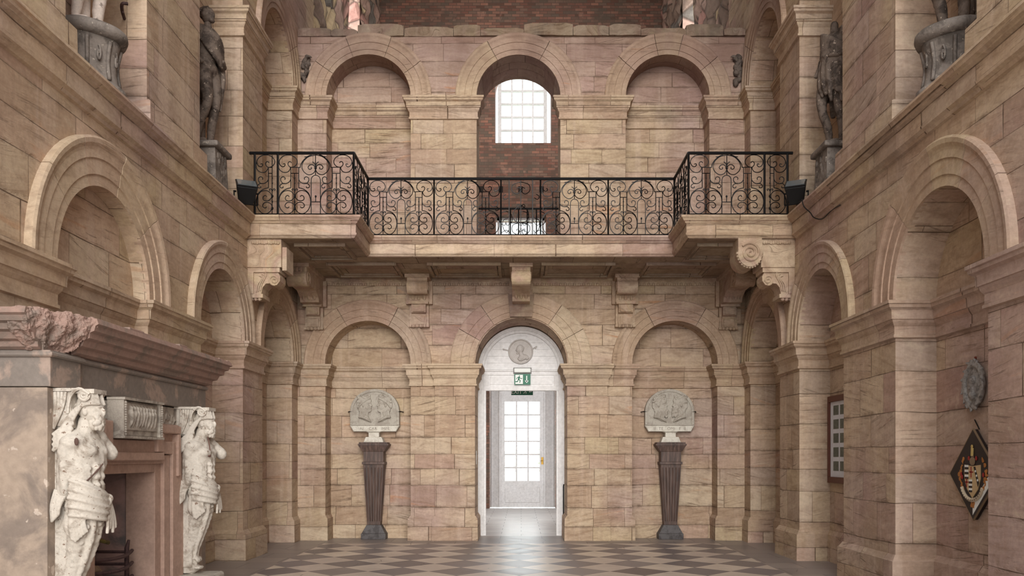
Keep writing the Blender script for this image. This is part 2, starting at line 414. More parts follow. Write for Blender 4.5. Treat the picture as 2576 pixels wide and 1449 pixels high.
def floor_mat(passage=False):
    t = NT('floor_flags' if passage else 'chequered_floor'); g = t.n('ShaderNodeNewGeometry'); P = g.outputs['Position']
    p = t.n('ShaderNodeSeparateXYZ'); t.l(P, p.inputs[0]); X, Y = p.outputs[0], p.outputs[1]
    D = .824; s = D/math.sqrt(2)
    x = t.math('ADD', X, .025); y = t.math('SUBTRACT', Y, 11.46)
    a = t.math('DIVIDE', t.math('ADD', x, y), D); b = t.math('DIVIDE', t.math('SUBTRACT', x, y), D)
    a = t.math('ADD', a, .5); b = t.math('ADD', b, .5)
    ia = t.math('FLOOR', a); ib = t.math('FLOOR', b)
    par = t.math('MODULO', t.math('ABSOLUTE', t.math('ADD', ia, ib)), 2)
    light = t.math('GREATER_THAN', par, .5)
    wn = t.n('ShaderNodeTexWhiteNoise', noise_dimensions='2D'); t.l(t.comb(ia, ib, 0), wn.inputs['Vector'])
    fa = t.math('ABSOLUTE', t.math('SUBTRACT', t.math('FRACT', a), .5)); fb = t.math('ABSOLUTE', t.math('SUBTRACT', t.math('FRACT', b), .5))
    joint = t.step(t.math('MAXIMUM', fa, fb), .490, .499)
    darkc = t.ramp(wn.outputs['Value'], [(0, srgb(128,118,117)), (.4, srgb(112,103,103)), (.7, srgb(140,130,126)), (1, srgb(106,94,92))])
    lightc = t.ramp(wn.outputs['Value'], [(0, srgb(200,186,172)), (.5, srgb(190,174,162)), (1, srgb(210,194,176))])
    col = t.mix(light, darkc, lightc)
    # border of plain flags
    bx = t.math('GREATER_THAN', t.math('ABSOLUTE', X), 3.55); by = t.math('GREATER_THAN', Y, 15.16)
    bd = t.math('MAXIMUM', bx, by)
    br = t.n('ShaderNodeTexBrick'); t.l(t.comb(X, Y, 0), br.inputs['Vector']); br.inputs['Scale'].default_value = 1
    br.inputs['Brick Width'].default_value = .8; br.inputs['Row Height'].default_value = .62; br.inputs['Mortar Size'].default_value = .006
    br.inputs['Color1'].default_value = srgb(128,118,114); br.inputs['Color2'].default_value = srgb(152,140,132); br.inputs['Mortar'].default_value = srgb(84,76,72)
    if passage:
        br.inputs['Color1'].default_value = srgb(214,210,206); br.inputs['Color2'].default_value = srgb(198,192,188)
        br.inputs['Row Height'].default_value = .45; br.inputs['Mortar'].default_value = srgb(120,112,108)
        col = br.outputs['Color']
    else:
        col = t.mix(t.math('MULTIPLY', joint, .5), col, srgb(90,82,78))
        col = t.mix(bd, col, br.outputs['Color'])
    n = t.noise(P, 3.1, 5, .6)
    col = t.mix(.5, col, t.ramp(n, [(.3,(.72,.72,.72,1)),(.7,(1.18,1.18,1.18,1))]), 'MULTIPLY')
    # worn cracks
    vd = t.n('ShaderNodeTexVoronoi', feature='DISTANCE_TO_EDGE'); vd.inputs['Scale'].default_value = 1.7
    t.l(t.mix(.25, P, t.n('ShaderNodeTexNoise').outputs['Color']), vd.inputs['Vector'])
    cr = t.math('MULTIPLY', t.step(vd.outputs['Distance'], .012, .0), t.step(t.noise(P, .8, 2), .55, .65))
    col = t.mix(t.math('MULTIPLY', cr, .75), col, srgb(60,54,52))
    t.l(col, t.b.inputs['Base Color'])
    t.l(t.mixf(n, .30, .50), t.b.inputs['Roughness']); t.b.inputs['Specular IOR Level'].default_value = .5
    t.bump(t.math('SUBTRACT', t.math('MULTIPLY', n, .5), t.math('ADD', joint, cr)), .25, .006)
    return t.m
M['floor'] = floor_mat(); M['floor2'] = floor_mat(True)

def glass_mat():
    t = NT('window_glass'); t.nt.nodes.remove(t.b)
    a = t.n('ShaderNodeBsdfTransparent'); a.inputs[0].default_value = (.95,.97,.96,1)
    b = t.n('ShaderNodeBsdfGlossy'); b.inputs['Roughness'].default_value = .05
    m = t.n('ShaderNodeMixShader'); m.inputs[0].default_value = .06
    t.l(a.outputs[0], m.inputs[1]); t.l(b.outputs[0], m.inputs[2]); t.l(m.outputs[0], t.out.inputs[0])
    return t.m
M['glass'] = glass_mat()
# ================================================================ ARCHITECTURE
ZS = 3.29      # springing of the lower arches
ZG = 5.22      # gallery floor / top of the string course
ZU = 8.29      # springing of the upper arches
IMP = [(0,0),(0,.14),(.035,.14),(.045,.125),(.075,.12),(.10,.085),(.115,.08),(.20,.075),(.205,.06),(.235,.05),(.265,.03),(.275,.022),(.365,.022),(.37,.035),(.40,.035),(.41,.0)]
PLI = [(-.0,0),(0,.012),(.03,.03),(.06,.05),(.065,.06),(.46,.065),(.46,0)]
PLU = [(0,0),(0,.03),(.03,.07),(.33,.075),(.33,0)]

def wall_arched(mb, T, u0, u1, z0, zt, ops, w0, w1, nseg=28):
    """solid wall u0..u1, z0..zt, w0..w1 with arched openings (ua, ub, springing)"""
    e = u0
    for ua, ub, zs in ops:
        if ua > e: mb.box(e, ua, w0, w1, z0, zt, T)
        R = (ub-ua)/2; uc = (ua+ub)/2; sl = .02
        arc = [(ua, zs)] + [(uc-R*math.cos(PI*i/nseg), zs+sl+R*math.sin(PI*i/nseg)) for i in range(nseg+1)] + [(ub, zs)]
        n = len(arc); vs = []
        for u, z in arc: vs += [T(u, w0, z), T(u, w1, z), T(u, w0, zt), T(u, w1, zt)]
        fs = []
        for i in range(n-1):
            a = i*4; b = a+4
            fs.append((a, b, b+1, a+1)); 
            if abs(arc[i+1][0]-arc[i][0]) > 1e-6:
                fs += [(a, a+2, b+2, b), (a+1, b+1, b+3, a+3), (a+2, a+3, b+3, b+2)]
        mb.add(vs, fs); e = ub
    if u1 > e: mb.box(e, u1, w0, w1, z0, zt, T)

def archivolt(name, T, uc, zs, Ri, Ro, joints, mat, parent, w=0.0, proj=.05, keep=None, seg=7):
    """moulded ring of separate voussoirs, joints given in degrees from the left springing"""
    mb = MB(); b = Ro-Ri
    prof = [(Ri, w+.05), (Ri, w-.03), (Ri+b*.22, w-.03), (Ri+b*.235, w-.043), (Ri+b*.55, w-.043), (Ri+b*.565, w-.056), (Ri+b*.72, w-.056),
            (Ri+b*.78, w-.062), (Ri+b*.86, w-proj-.03), (Ri+b*.95, w-proj-.035), (Ro, w-proj-.02), (Ro, w+.05)]
    k = len(prof)
    for j in range(len(joints)-1):
        if keep and j not in keep: continue
        a0 = math.radians(joints[j]); a1 = math.radians(joints[j+1]); g = .0035/Ri
        jit = random.uniform(-.003, .003); mb.tint = random.random()
        vs = []; m = max(3, int((joints[j+1]-joints[j])/180*seg*5))
        A = [a0+g+(a1-a0-2*g)*i/m for i in range(m+1)]
        for i, a in enumerate(A):
            for r, ww in prof:
                vs.append(T(uc-r*math.cos(a), ww+jit, zs+.02+r*math.sin(a)))
        fs = [(i*k+q, i*k+(q+1) % k, (i+1)*k+(q+1) % k, (i+1)*k+q) for i in range(m) for q in range(k)]
        fs += [list(range(k)), list(range(m*k, m*k+k))[::-1]]
        if joints[j] == 0:   # little stilt below the springing
            vs += [T(uc-r, ww+jit, zs) for r, ww in prof]; o = (m+1)*k
            fs += [(o+q, o+(q+1) % k, (q+1) % k, q) for q in range(k)]
        if joints[j+1] == 180:
            vs += [T(uc+r, ww+jit, zs) for r, ww in prof]; o = len(vs)-k; e = m*k
            fs += [(e+q, e+(q+1) % k, o+(q+1) % k, o+q) for q in range(k)]
        mb.add(vs, fs)
    return mb.build(name, mat, parent)

# ---- floor
mb = MB(); mb.box(-5.2, 5.2, -6, 16.6, -.3, 0); struct(mb.build('floor', M['floor']))
mb = MB(); mb.box(-5.2, 5.2, 16.602, 27, -.3, 0); struct(mb.build('floor', M['floor2']))

# ---- side walls
SO = [(7.55, 9.42), (10.93, 12.67), (13.62, 15.38)]     # openings of the side walls (depth along the hall)
DEP = .46
def side(T, nm, wm, mm, left):
    mb = MB()
    ops = [(a, b, ZS) for a, b in SO]
    wall_arched(mb, T, -3, YB+.02, 0, 4.88, ops, 0, DEP)
    mb.box(-3, YB+1.2, DEP, DEP+.5, 0 if not left else 0, 16.0, T) if not left else None
    if left:
        # back of the recesses, with the hearth opening left out of the shallow one
        mb.box(-3, 7.55, DEP, DEP+.5, 0, 16.0, T); mb.box(9.42, YB+1.2, DEP, DEP+.5, 0, 16.0, T)
        mb.box(7.55, 9.42, DEP+.02, DEP+.5, 0, 16.0, T)
        R = .935; uc = 8.485
        arc = [(uc+R*math.cos(PI*i/24), ZS+.02+R*math.sin(PI*i/24)) for i in range(25)]
        mb.prism([(uc-R, 1.6), (uc+R, 1.6)]+arc, T, .15, DEP+.03)
        mb.box(7.55, 7.6, .15, DEP+.03, 0, 1.6, T); mb.box(8.9, 9.42, .15, DEP+.03, 0, 1.6, T)
    # upper storey: piers between the statue recesses, then a narrow arch
    up = [(7.74, 9.42), (10.97, 12.67)]
    mb.box(-3, 7.74, 0, DEP, ZG-.1, 13, T); mb.box(9.42, 10.97, 0, DEP, ZG-.1, 13, T)
    wall_arched(mb, T, 12.67, YB+1.2, ZG-.1, 13, [(13.62, 15.38, ZU)], 0, DEP)
    mb.box(-3, YB+.02, 0, DEP, 4.88, ZG-.1, T)
    for a, b in up: mb.box(a, b, 0, DEP, 11.4, 13, T)
    wl = struct(mb.build('wall_'+nm, wm))
    # plinth and impost running in and out of every recess
    d1 = .15 if left else DEP
    base = [(-3, 0), (7.55, 0), (7.55, d1), (9.42, d1), (9.42, 0), (10.93, 0), (10.93, DEP), (12.67, DEP), (12.67, 0), (13.62, 0), (13.62, DEP), (15.38, DEP), (15.38, 0), (YB-.01, 0)]
    mb = MB(); mb.mould(base, PLI, T, .46)
    mb.build('plinth', M['wall_l'] if left else wm, wl)
    mb = MB(); mb.mould(base, IMP, T, ZS); mb.build('impost', mm, wl)
    upb = [(12.67, DEP), (12.67, 0), (13.62, 0), (13.62, DEP), (15.38, DEP), (15.38, 0), (YB-.01, 0)]
    mb = MB(); mb.mould(upb, IMP, T, ZU); mb.build('upper_impost', mm, wl)
    upp = [(-3, 0), (7.74, 0), (7.74, DEP), (9.42, DEP), (9.42, 0), (10.97, 0), (10.97, DEP), (12.67, DEP), (12.67, 0), (13.62, 0)]
    mb = MB(); mb.mould(upp, PLU, T, ZG+.33); mb.build('upper_plinth', wm, wl)
    # string course
    SC = [(0,0),(0,.17),(.03,.175),(.045,.16),(.07,.15),(.085,.12),(.10,.115),(.115,.085),(.27,.08),(.275,.09),(.30,.085),(.325,.05),(.35,.03),(.36,0)]
    mb = MB(); mb.mould([(-3, 0), (12.75, 0)], SC, T, ZG); mb.build('string_course', mm, wl)
    # archivolts
    archivolt('archivolt', T, 8.485, ZS, .935, 1.40, [0, 36, 66, 101, 138, 180] if left else [0, 30, 60, 92, 130, 180], M['arch'], wl)
    archivolt('archivolt', T, 11.80, ZS, .87, 1.25, [0, 40, 88, 135, 180], M['arch'], wl)
    archivolt('archivolt', T, 14.50, ZS, .88, 1.24, [0, 45, 90, 140, 180], M['arch'], wl)
    archivolt('archivolt', T, 14.50, ZU, .88, 1.24, [0, 40, 90, 140, 180], M['arch_up'], wl)
    return wl
wall_left = side(TL, 'left', M['wall_l'], M['mould'], True)
wall_right = side(TR, 'right', M['wall_r'], M['mould_r'], False)

# ---- back wall
ND = .46
mb = MB()
lo = [(-3.67, -2.07, ZS), (-.86, .86, ZS), (2.08, 3.68, ZS)]
wall_arched(mb, TB, -W, W, 0, ZG-.1, lo, 0, ND)
hi = [(-3.65, -2.07, ZU), (-.835, .735, ZU), (1.96, 3.53, ZU)]
wall_arched(mb, TB, -W, W, ZG-.1, 9.44, hi, 0, ND)
# masonry behind the niches, open at the two doorways
for a, b in ((-W-.9, -.86), (.86, W+.9)): mb.box(a, b, ND, 1.22, 0, ZG-.1, TB)
wall_arched(mb, TB, -.86, .86, 2.9, ZG-.1, [(-.8599, .8599, ZS)], ND, 1.22)
for a, b in ((-W-.9, -.835), (.735, W+.9)): mb.box(a, b, ND, 1.0, ZG-.1, 9.44, TB)
wall_arched(mb, TB, -.835, .735, 7.6, 9.44, [(-.8349, .7349, ZU)], ND, 1.0)
# door pilasters
for s in (-1, 1): mb.box(min(s*.86, s*1.61), max(s*.86, s*1.61), -.07, .02, 0, ZS-.02, TB)
wb = struct(mb.build('wall_back', M['wall_b']))
xs = W-.0
path = [(-W, 0), (-3.67, 0), (-3.67, ND), (-2.07, ND), (-2.07, 0), (-1.61, 0), (-1.61, -.07), (-.86, -.07), (-.86, .95)]
pathR = [(.86, .95), (.86, -.07), (1.61, -.07), (1.61, 0), (2.08, 0), (2.08, ND), (3.68, ND), (3.68, 0), (W, 0)]
PLB = [(0,0),(0,.012),(.03,.03),(.05,.045),(.055,.05),(.46,.055),(.46,0)]
for p in (path, pathR):
    mb = MB(); mb.mould(p, IMP, TB, ZS); mb.build('impost', M['mould'], wb)
    mb = MB(); mb.mould(p, PLB, TB, .46); mb.build('plinth', M['wall_b'], wb)
pu = [(-W, 0), (-3.65, 0), (-3.65, ND), (-2.07, ND), (-2.07, 0), (-.835, 0), (-.835, .3)]
pr = [(.735, .3), (.735, 0), (1.96, 0), (1.96, ND), (3.53, ND), (3.53, 0), (W, 0)]
for p in (pu, pr):
    mb = MB(); mb.mould(p, IMP, TB, ZU); mb.build('upper_impost', M['mould_b'], wb)
archivolt('archivolt', TB, -2.87, ZS, .80, 1.19, [0, 61, 119, 180], M['arch'], wb)
archivolt('archivolt', TB, 2.88, ZS, .80, 1.18, [0, 61, 119, 180], M['arch'], wb)
archivolt('archivolt', TB, 0, ZS, .88, 1.33, [0, 29, 55, 80, 100, 125, 151, 180], M['arch'], wb, proj=.04)
archivolt('archivolt', TB, -2.86, ZU, .79, 1.18, [0, 33, 69, 112, 147, 180], M['arch_up'], wb)
archivolt('archivolt', TB, 2.745, ZU, .785, 1.18, [0, 38, 77, 104, 142, 180], M['arch_up'], wb)
archivolt('archivolt', TB, -.05, ZU, .785, 1.18, [0, 60, 120, 180], M['arch_up'], wb)
# ragged stones along the top of the wall
mb = MB(); x = -W
while x < W:
    l = random.uniform(.42, .95); x1 = min(x+l, W)
    top = 9.62 + random.uniform(-.06, .045); zb = 9.44
    n = 7; vs = []; d0 = -random.uniform(.01, .07)
    for i in range(n+1):
        u = x+.004+(x1-x-.008)*i/n
        e = .025 if i in (0, n) else 0
        j = random.uniform(-.012, .012)
        vs += [TB(u, d0+j, zb), TB(u, d0+j+e*.4, top+j-e), TB(u, .9, top+j-e), TB(u, .9, zb)]
    fs = [(i*4+q, i*4+(q+1) % 4, i*4+4+(q+1) % 4, i*4+4+q) for i in range(n) for q in range(4)]
    mb.add(vs, fs+[(0,1,2,3), (n*4+3, n*4+2, n*4+1, n*4)]); x = x1
mb.build('coping', stone('coping_stone', brick=False, pink=.35, grey=1.0, rust=.1, streak=1.2, dark=.56, rough_bump=2), wb)
# thin carved band under the gallery
mb = MB()
mb.mould([(-3.66, 0), (3.66, 0)], [(0,0),(0,.06),(.05,.05),(.06,.035),(.13,.035),(.13,0)], TB, 4.90)
for i in range(84):
    x = -3.6+7.2*i/83
    mb.ball(TB(x, -.04, 4.79), (.028, .02, .034), 6, 4)
mb.build('leaf_band', M['corbel'], wb)
# iron switch plate beside the doorway
mb = MB(); mb.box(-.868, -.855, .32, .42, 1.42, 1.68, TB)
tag(mb.build('wall_switch', M['white'], bev=.003), 'small white switch plate on the left reveal of the doorway', 'switch')

# ---- rear range: brick wall, broken side walls
YR = 25.6
mb = MB()
def rear(x0, x1, z0, z1): mb.box(x0, x1, YR, YR+.9, z0, z1)
D0, D1 = -.97, 1.06; L0, L1 = -.78, .76; U0, U1 = -.80, .92
rear(-5.2, D0, 0, 4.0); rear(D1, 5.2, 0, 4.0)
rear(-5.2, 5.2, 4.0, 6.9); rear(-5.2, L0, 6.9, 8.95); rear(L1, 5.2, 6.9, 8.95)
rear(-5.2, 5.2, 8.95, 11.12); rear(-5.2, U0, 11.12, 16); rear(U1, 5.2, 11.12, 16)
wall_arched(mb, lambda u, w, z: (u, w, z), U0, U1, 12.9, 16, [(U0+.001, U1-.001, 12.9)], YR, YR+.9)
rw = struct(mb.build('wall_rear', M['brick']))
# joist sockets below the window: dark proud blocks stand for shade in the holes
mb = MB()
for x in (-1.22, -.62, -.02, .62, 1.22):
    mb.box(x-.07, x+.07, YR-.012, YR+.02, 9.62, 9.80)
mb.build('joist_socket_shade', plain('socket_shade', srgb(44,34,30), .95), rw)
for s, T, nm in ((-1, lambda u, w, z: (-(4.28+w), u, z), 'rear_left'), (1, lambda u, w, z: (4.28+w, u, z), 'rear_right')):
    mb = MB()
    def rub(u0, u1, z0, z1):
        # rough faced masonry: gridded front pushed in and out
        nu = max(2, int((u1-u0)/.18)); nz = max(2, int((z1-z0)/.22)); vs = []
        rr = random.Random(int(u0*100+z0))
        for i in range(nu+1):
            for j in range(nz+1):
                e = rr.uniform(-.07, .05)
                vs.append(T(u0+(u1-u0)*i/nu, e, z0+(z1-z0)*j/nz))
        fs = [(i*(nz+1)+j, (i+1)*(nz+1)+j, (i+1)*(nz+1)+j+1, i*(nz+1)+j+1) for i in range(nu) for j in range(nz)]
        mb.add(vs, fs); mb.box(u0, u1, .06, .8, z0, z1, T)
    rub(16.75, 20.75, 0, 16); rub(22.6, YR, 0, 16); rub(20.75, 22.6, 0, 1.0); rub(20.75, 22.6, 3.2, 11.0); rub(20.75, 22.6, 15.3, 16)
    struct(mb.build('wall_'+nm, M['rubble']))

# rear windows
def sash(name, T, u0, u1, z0, z1, cols, rows, fr, bar, arch=False, dep=.08, mat=None):
    """frame with glazing bars; returns the frame object"""
    mb = MB(); W_ = mat or M['white_paint']
    mb.box(u0, u0+fr, 0, dep, z0, z1, T); mb.box(u1-fr, u1, 0, dep, z0, z1, T)
    mb.box(u0, u1, 0, dep, z0, z0+fr, T); mb.box(u0, u1, 0, dep, z1-fr, z1, T)
    o = struct(mb.build(name, W_))
    mb = MB()
    for i in range(1, cols):
        x = u0+fr+(u1-u0-2*fr)*i/cols; mb.box(x-bar/2, x+bar/2, .015, dep-.015, z0, z1, T)
    for j in range(1, rows):
        z = z0+fr+(z1-z0-2*fr)*j/rows; mb.box(u0, u1, .017, dep-.017, z-bar/2, z+bar/2, T)
    mb.build('glazing_bars', W_, o)
    mb = MB(); mb.box(u0+fr/2, u1-fr/2, dep*.45, dep*.55, z0+fr/2, z1-fr/2, T)
    mb.build('glass', M['glass'], o)
    return o
TRW = lambda u, w, z: (u, YR+.35+w, z)
sash('window_1', TRW, -.72, .80, 11.14, 14.6, 4, 8, .11, .05, dep=.12)
sash('window_2', TRW, -.74, .72, 6.9, 8.94, 4, 4, .08, .03, dep=.1)
# far door
d = MB(); TD = lambda u, w, z: (u, YR+.32+w, z)
dx0, dx1, dh = -.95, 1.04, 3.98
gx0, gx1, gz0, gz1 = -.50, .57, .83, 3.27
d.box(dx0, gx0, 0, .07, .02, dh, TD); d.box(gx1, dx1, 0, .07, .02, dh, TD); d.box(gx0, gx1, 0, .07, gz1, dh, TD); d.box(gx0, gx1, 0, .07, .02, gz0, TD)
door2 = struct(d.build('door_2', M['white_paint']))
d = MB()
for a, b in ((gx0-.17, gx0-.14), (gx1+.14, gx1+.17)): d.box(a, b, -.03, .01, .02, 3.62, TD)
d.box(gx0-.17, gx1+.17, -.03, .01, 3.59, 3.62, TD)
for x in (dx0+.03, dx1-.06): d.box(x, x+.03, -.025, .01, .02, dh, TD)
d.build('door_moulding', M['white_paint'], door2)
d = MB(); d.box(gx0, gx1, -.025, .01, .16, .64, TD); d.build('lower_panel', M['white_paint'], door2, bev=.015)
d = MB()
for i in range(1, 3): x = gx0+(gx1-gx0)*i/3; d.box(x-.026, x+.026, -.01, .06, gz0, gz1, TD)
for j in range(1, 6): z = gz0+(gz1-gz0)*j/6; d.box(gx0, gx1, -.008, .058, z-.026, z+.026, TD)
d.build('glazing_bars', M['white_paint'], door2)
d = MB(); d.box(gx0, gx1, .025, .032, gz0, gz1, TD); d.build('glass', M['glass'], door2)
d = MB(); d.box(.62, .68, -.02, .005, 1.34, 1.56, TD); d.tube([TD(.65, -.02, 1.45), TD(.65, -.07, 1.45), TD(.60, -.075, 1.45)], .012)
d.build('door_handle', M['gilt'], door2)

# ---- forecourt beyond the glass
mb = MB(); mb.box(-60, 60, 26.6, 120, -.32, -.05)
gr = plain('pale_lawn', srgb(222,226,204), .9, scale=.6, var=.1)  # overexposed glare beyond the glass is put into this pale colour
struct(mb.build('floor', gr))
def tree(x, y, h, r, n):
    t = thing('distant_tree', (x, y, 0), ['small pale tree far out, left one seen through the door glass', 'taller pale tree far out, right one seen through the door glass'][n], 'tree')
    mb = MB(); mb.tube([(x, y, -.1), (x+.1, y, h*.5), (x, y, h*.8)], [.25, .18, .08]); mb.build('trunk', plain('trunk', srgb(120,108,92), .9), t)
    mb = MB()
    for i in range(40):
        a = random.uniform(0, 2*PI); q = random.uniform(0, r); z = random.uniform(h*.4, h)
        mb.ball((x+q*math.cos(a)*(1-.4*(z/h)), y+q*math.sin(a), z), random.uniform(.3, .6), 6, 5)
    mb.build('foliage', plain('hazy_leaf', srgb(206,210,200), .9), t)  # distance haze and glare put into the near-white leaf colour
tree(-.8, 95, 2.2, 1.5, 0); tree(2.3, 98, 2.9, 1.7, 1)

# ================================================================ DOORWAY with white timber frame
DY = 16.74-YB
fr = MB(); ro, ri = .845, .76
n = 36
def ring(mb, r0, r1, w0, w1, zc, T, a0=0, a1=PI, n=36):
    vs = []
    for i in range(n+1):
        a = a0+(a1-a0)*i/n
        for r, w in ((r0, w0), (r1, w0), (r1, w1), (r0, w1)): vs.append(T(r*math.cos(a), w, zc+r*math.sin(a)))
    fs = [(i*4+q, i*4+(q+1) % 4, i*4+4+(q+1) % 4, i*4+4+q) for i in range(n) for q in range(4)]
    mb.add(vs, fs+[(0,1,2,3), (n*4+3, n*4+2, n*4+1, n*4)])
ring(fr, .79, .859, DY-.04, DY+.14, ZS, TB)
for s in (-1, 1):
    fr.box(min(s*.745, s*.859), max(s*.745, s*.859), DY-.04, DY+.14, 0, ZS, TB)
door1 = struct(fr.build('door_1', M['white_paint'], bev=.004))
mb = MB(); ring(mb, .735, .79, DY-.015, DY+.1, ZS, TB)
for s in (-1, 1): mb.box(min(s*.70, s*.75), max(s*.70, s*.75), DY-.01, DY+.1, 0, 2.9, TB)
mb.build('inner_frame', M['white_paint'], door1, bev=.004)
mb = MB()                                                           # boarded tympanum
for i in range(6):
    z0 = 3.30+.135*i; z1 = min(z0+.131, ZS+.75)
    h = z1-ZS
    w = math.sqrt(max(.742**2-(z0-ZS+.06)**2, .01))
    mb.box(-w-.03, w+.03, DY+.035+.002*(i % 2), DY+.08, z0, z1, TB)
mb.prism([(.75*math.cos(PI*i/24), ZS+.0+.75*math.sin(PI*i/24)) for i in range(25)], TB, DY+.05, DY+.085)
mb.build('tympanum_boards', M['white_paint'], door1)
mb = MB()
mb.box(-.75, .75, DY-.02, DY+.1, 2.88, 2.97, TB); mb.box(-.75, .75, DY-.02, DY+.1, 3.19, 3.27, TB)
mb.box(-.75, -.65, DY-.02, DY+.1, 2.97, 3.19, TB); mb.box(.65, .75, DY-.02, DY+.1, 2.97, 3.19, TB)
mb.box(-.66, .66, DY+.0, DY+.09, 2.96, 3.2, TB); mb.box(-.62, .62, DY-.012, DY+.05, 3.0, 3.16, TB)
mb.box(-.79, .79, DY-.045, DY-.0, 3.262, 3.287, TB)
mb.build('transom', M['white_paint'], door1, bev=.004)
mb = MB(); mb.tube([TB(.84, DY-.15, 1.02), TB(.835, DY-.12, .98), TB(.835, DY-.12, .22)], .012)  # black tube put in for the dark gap beside the frame
tag(mb.build('door_gap_strip', M['black']), 'thin black strip standing in for the dark gap down the right side of the white doorway', 'cable')

M['medal'] = weathered('medallion_plaster', srgb(196,190,186), srgb(182,174,168), .6, 10, rough=.6, bump=.002)
# portrait medallion
md = thing('medallion', TB(-.01, DY, 3.66), 'round white portrait medallion on the tympanum above the doorway', 'medallion')
mb = MB(); cx, cz = -.01, 3.66
vs = []; nn = 40
prof = [(0, -.0), (.22, -.0), (.228, -.02), (.243, -.02), (.25, 0), (.25, .04)]
for r, w in prof:
    for k in range(nn): a = 2*PI*k/nn; vs.append(TB(cx+r*math.cos(a), DY+.01+w, cz+r*math.sin(a)))
fs = [(i*nn+k, i*nn+(k+1) % nn, (i+1)*nn+(k+1) % nn, (i+1)*nn+k) for i in range(len(prof)-1) for k in range(nn)]
mb.add(vs, fs); mb.build('disc', M['medal'], md)
PM = lambda a, b, w=0: TB(-.01+a, DY+.002-w, 3.66+b)
for s in (-1, 1):
    mb = MB()
    if s < 0: p = [(-.25, .02), (-.30, .035), (-.35, .05), (-.33, .03)]
    else: p = [(.24, .05), (.28, .08), (.32, .10), (.29, .055)]
    mb.tube(catmull([TB(cx+a, DY+.02, cz+b) for a, b in p]), .012); mb.build('ribbon_end', M['medal'], md)

# emergency light, signs
el = thing('emergency_light', TB(.01, DY-.05, 3.26), 'white bulkhead emergency light above the running man sign', 'light')
mb = MB(); mb.box(-.155, .205, DY-.05, DY-.01, 3.215, 3.335, TB); mb.build('backplate', plain('grey_plastic', srgb(128,126,124), .5), el, bev=.006)
mb = MB(); mb.box(-.14, .19, DY-.10, DY-.045, 3.23, 3.32, TB); mb.build('diffuser', M['white'], el, bev=.02)
es = thing('exit_sign', TB(.01, DY-.08, 3.08), 'green and white running man exit sign with a down arrow, on the transom', 'sign')
mb = MB(); mb.box(-.135, .185, DY-.065, DY-.05, 2.995, 3.205, TB); mb.build('panel', M['green'], es)
mb = MB(); mb.box(-.115, .035, DY-.068, DY-.064, 3.008, 3.19, TB)
mb.build('doorway_symbol', M['white'], es)
mb = MB(); w = DY-.071
def man(mb, cx, cz, s, w):
    P = lambda a, b: TB(cx+a*s, w, cz+b*s)
    mb.ball(P(.0, .40), (.07*s, .004, .07*s), 10, 6)
    mb.tube([P(-.02, .30), P(-.10, .0)], [.085*s, .07*s], 6)
    mb.tube([P(-.08, .02), P(.10, -.12), P(.04, -.36)], .05*s, 6)
    mb.tube([P(-.12, .0), P(-.22, -.24), P(-.46, -.26)], .05*s, 6)
    mb.tube([P(-.02, .26), P(.20, .10), P(.34, .16)], .038*s, 6)
    mb.tube([P(-.05, .28), P(-.26, .22), P(-.34, .04)], .038*s, 6)
man(mb, -.035, 3.095, .17, w); mb.build('running_figure', M['green'], es)
mb = MB(); mb.box(.10, .12, DY-.069, DY-.064, 3.05, 3.17, TB)
mb.prism([(.07, 3.075), (.11, 3.025), (.15, 3.075)], TB, DY-.069, DY-.064); mb.build('arrow', M['white'], es)
def text(body, size, loc, mat, name, parent, rot=(PI/2, 0, 0), ext=.002, sp=1.0, align='CENTER'):
    cu = bpy.data.curves.new(name, 'FONT'); cu.body = body; cu.size = size; cu.extrude = ext
    cu.align_x = align; cu.align_y = 'CENTER'; cu.space_character = sp
    cu.materials.append(mat)
    o = bpy.data.objects.new(name, cu); C.objects.link(o)
    bpy.context.view_layer.update()
    dg = bpy.context.evaluated_depsgraph_get()
    me = bpy.data.meshes.new_from_object(o.evaluated_get(dg))
    bpy.data.objects.remove(o)
    ob = bpy.data.objects.new(name, me); C.objects.link(ob)
    ob.rotation_euler = rot; ob.location = loc
    if parent: ob.parent = parent; ob.matrix_parent_inverse = parent.matrix_basis.inverted()
    return ob
YE = 18.2
e2 = thing('exit_sign', (.02, YE, 3.0), 'dark green EXIT sign hanging inside, half hidden behind the white transom', 'sign')
mb = MB(); mb.box(-.215, .255, YE, YE+.02, 2.90, 3.06); mb.build('panel', M['dkgreen'], e2)
text('EXIT', .115, (-.10, YE-.002, 2.965), M['white'], 'lettering', e2)
mb = MB(); P2 = lambda u, w, z: (u, YE+w, z)
def man2(cx, cz, s):
    P = lambda a, b: (cx+a*s, YE-.004, cz+b*s)
    mb.ball(P(.0, .40), (.07*s, .004, .07*s), 8, 5); mb.tube([P(-.02, .30), P(-.10, .0)], .075*s, 6)
    mb.tube([P(-.08, .02), P(.10, -.12), P(.04, -.36)], .05*s, 6); mb.tube([P(-.12, .0), P(-.22, -.24), P(-.46, -.26)], .05*s, 6)
    mb.tube([P(-.02, .26), P(.20, .10), P(.34, .16)], .038*s, 6)
man2(.10, 2.975, .12); mb.build('running_figure', M['white'], e2)
mb = MB(); mb.tube([(.18, YE-.004, 2.975), (.235, YE-.004, 2.975)], .008); mb.prism([(.165, 2.975), (.19, 2.995), (.19, 2.955)], P2, -.006, 0); mb.build('arrow', M['white'], e2)
mb = MB()
for x in (-.15, .19): mb.tube([(x, YE+.01, 3.05), (x, YE+.01, 3.9)], .006)
mb.build('hanger', M['iron'], e2)
# beam the sign hangs from
mb = MB(); mb.box(-4.28, 4.28, YE-.1, YE+.12, 3.9, 4.1); struct(mb.build('trim_1', M['soffit']))

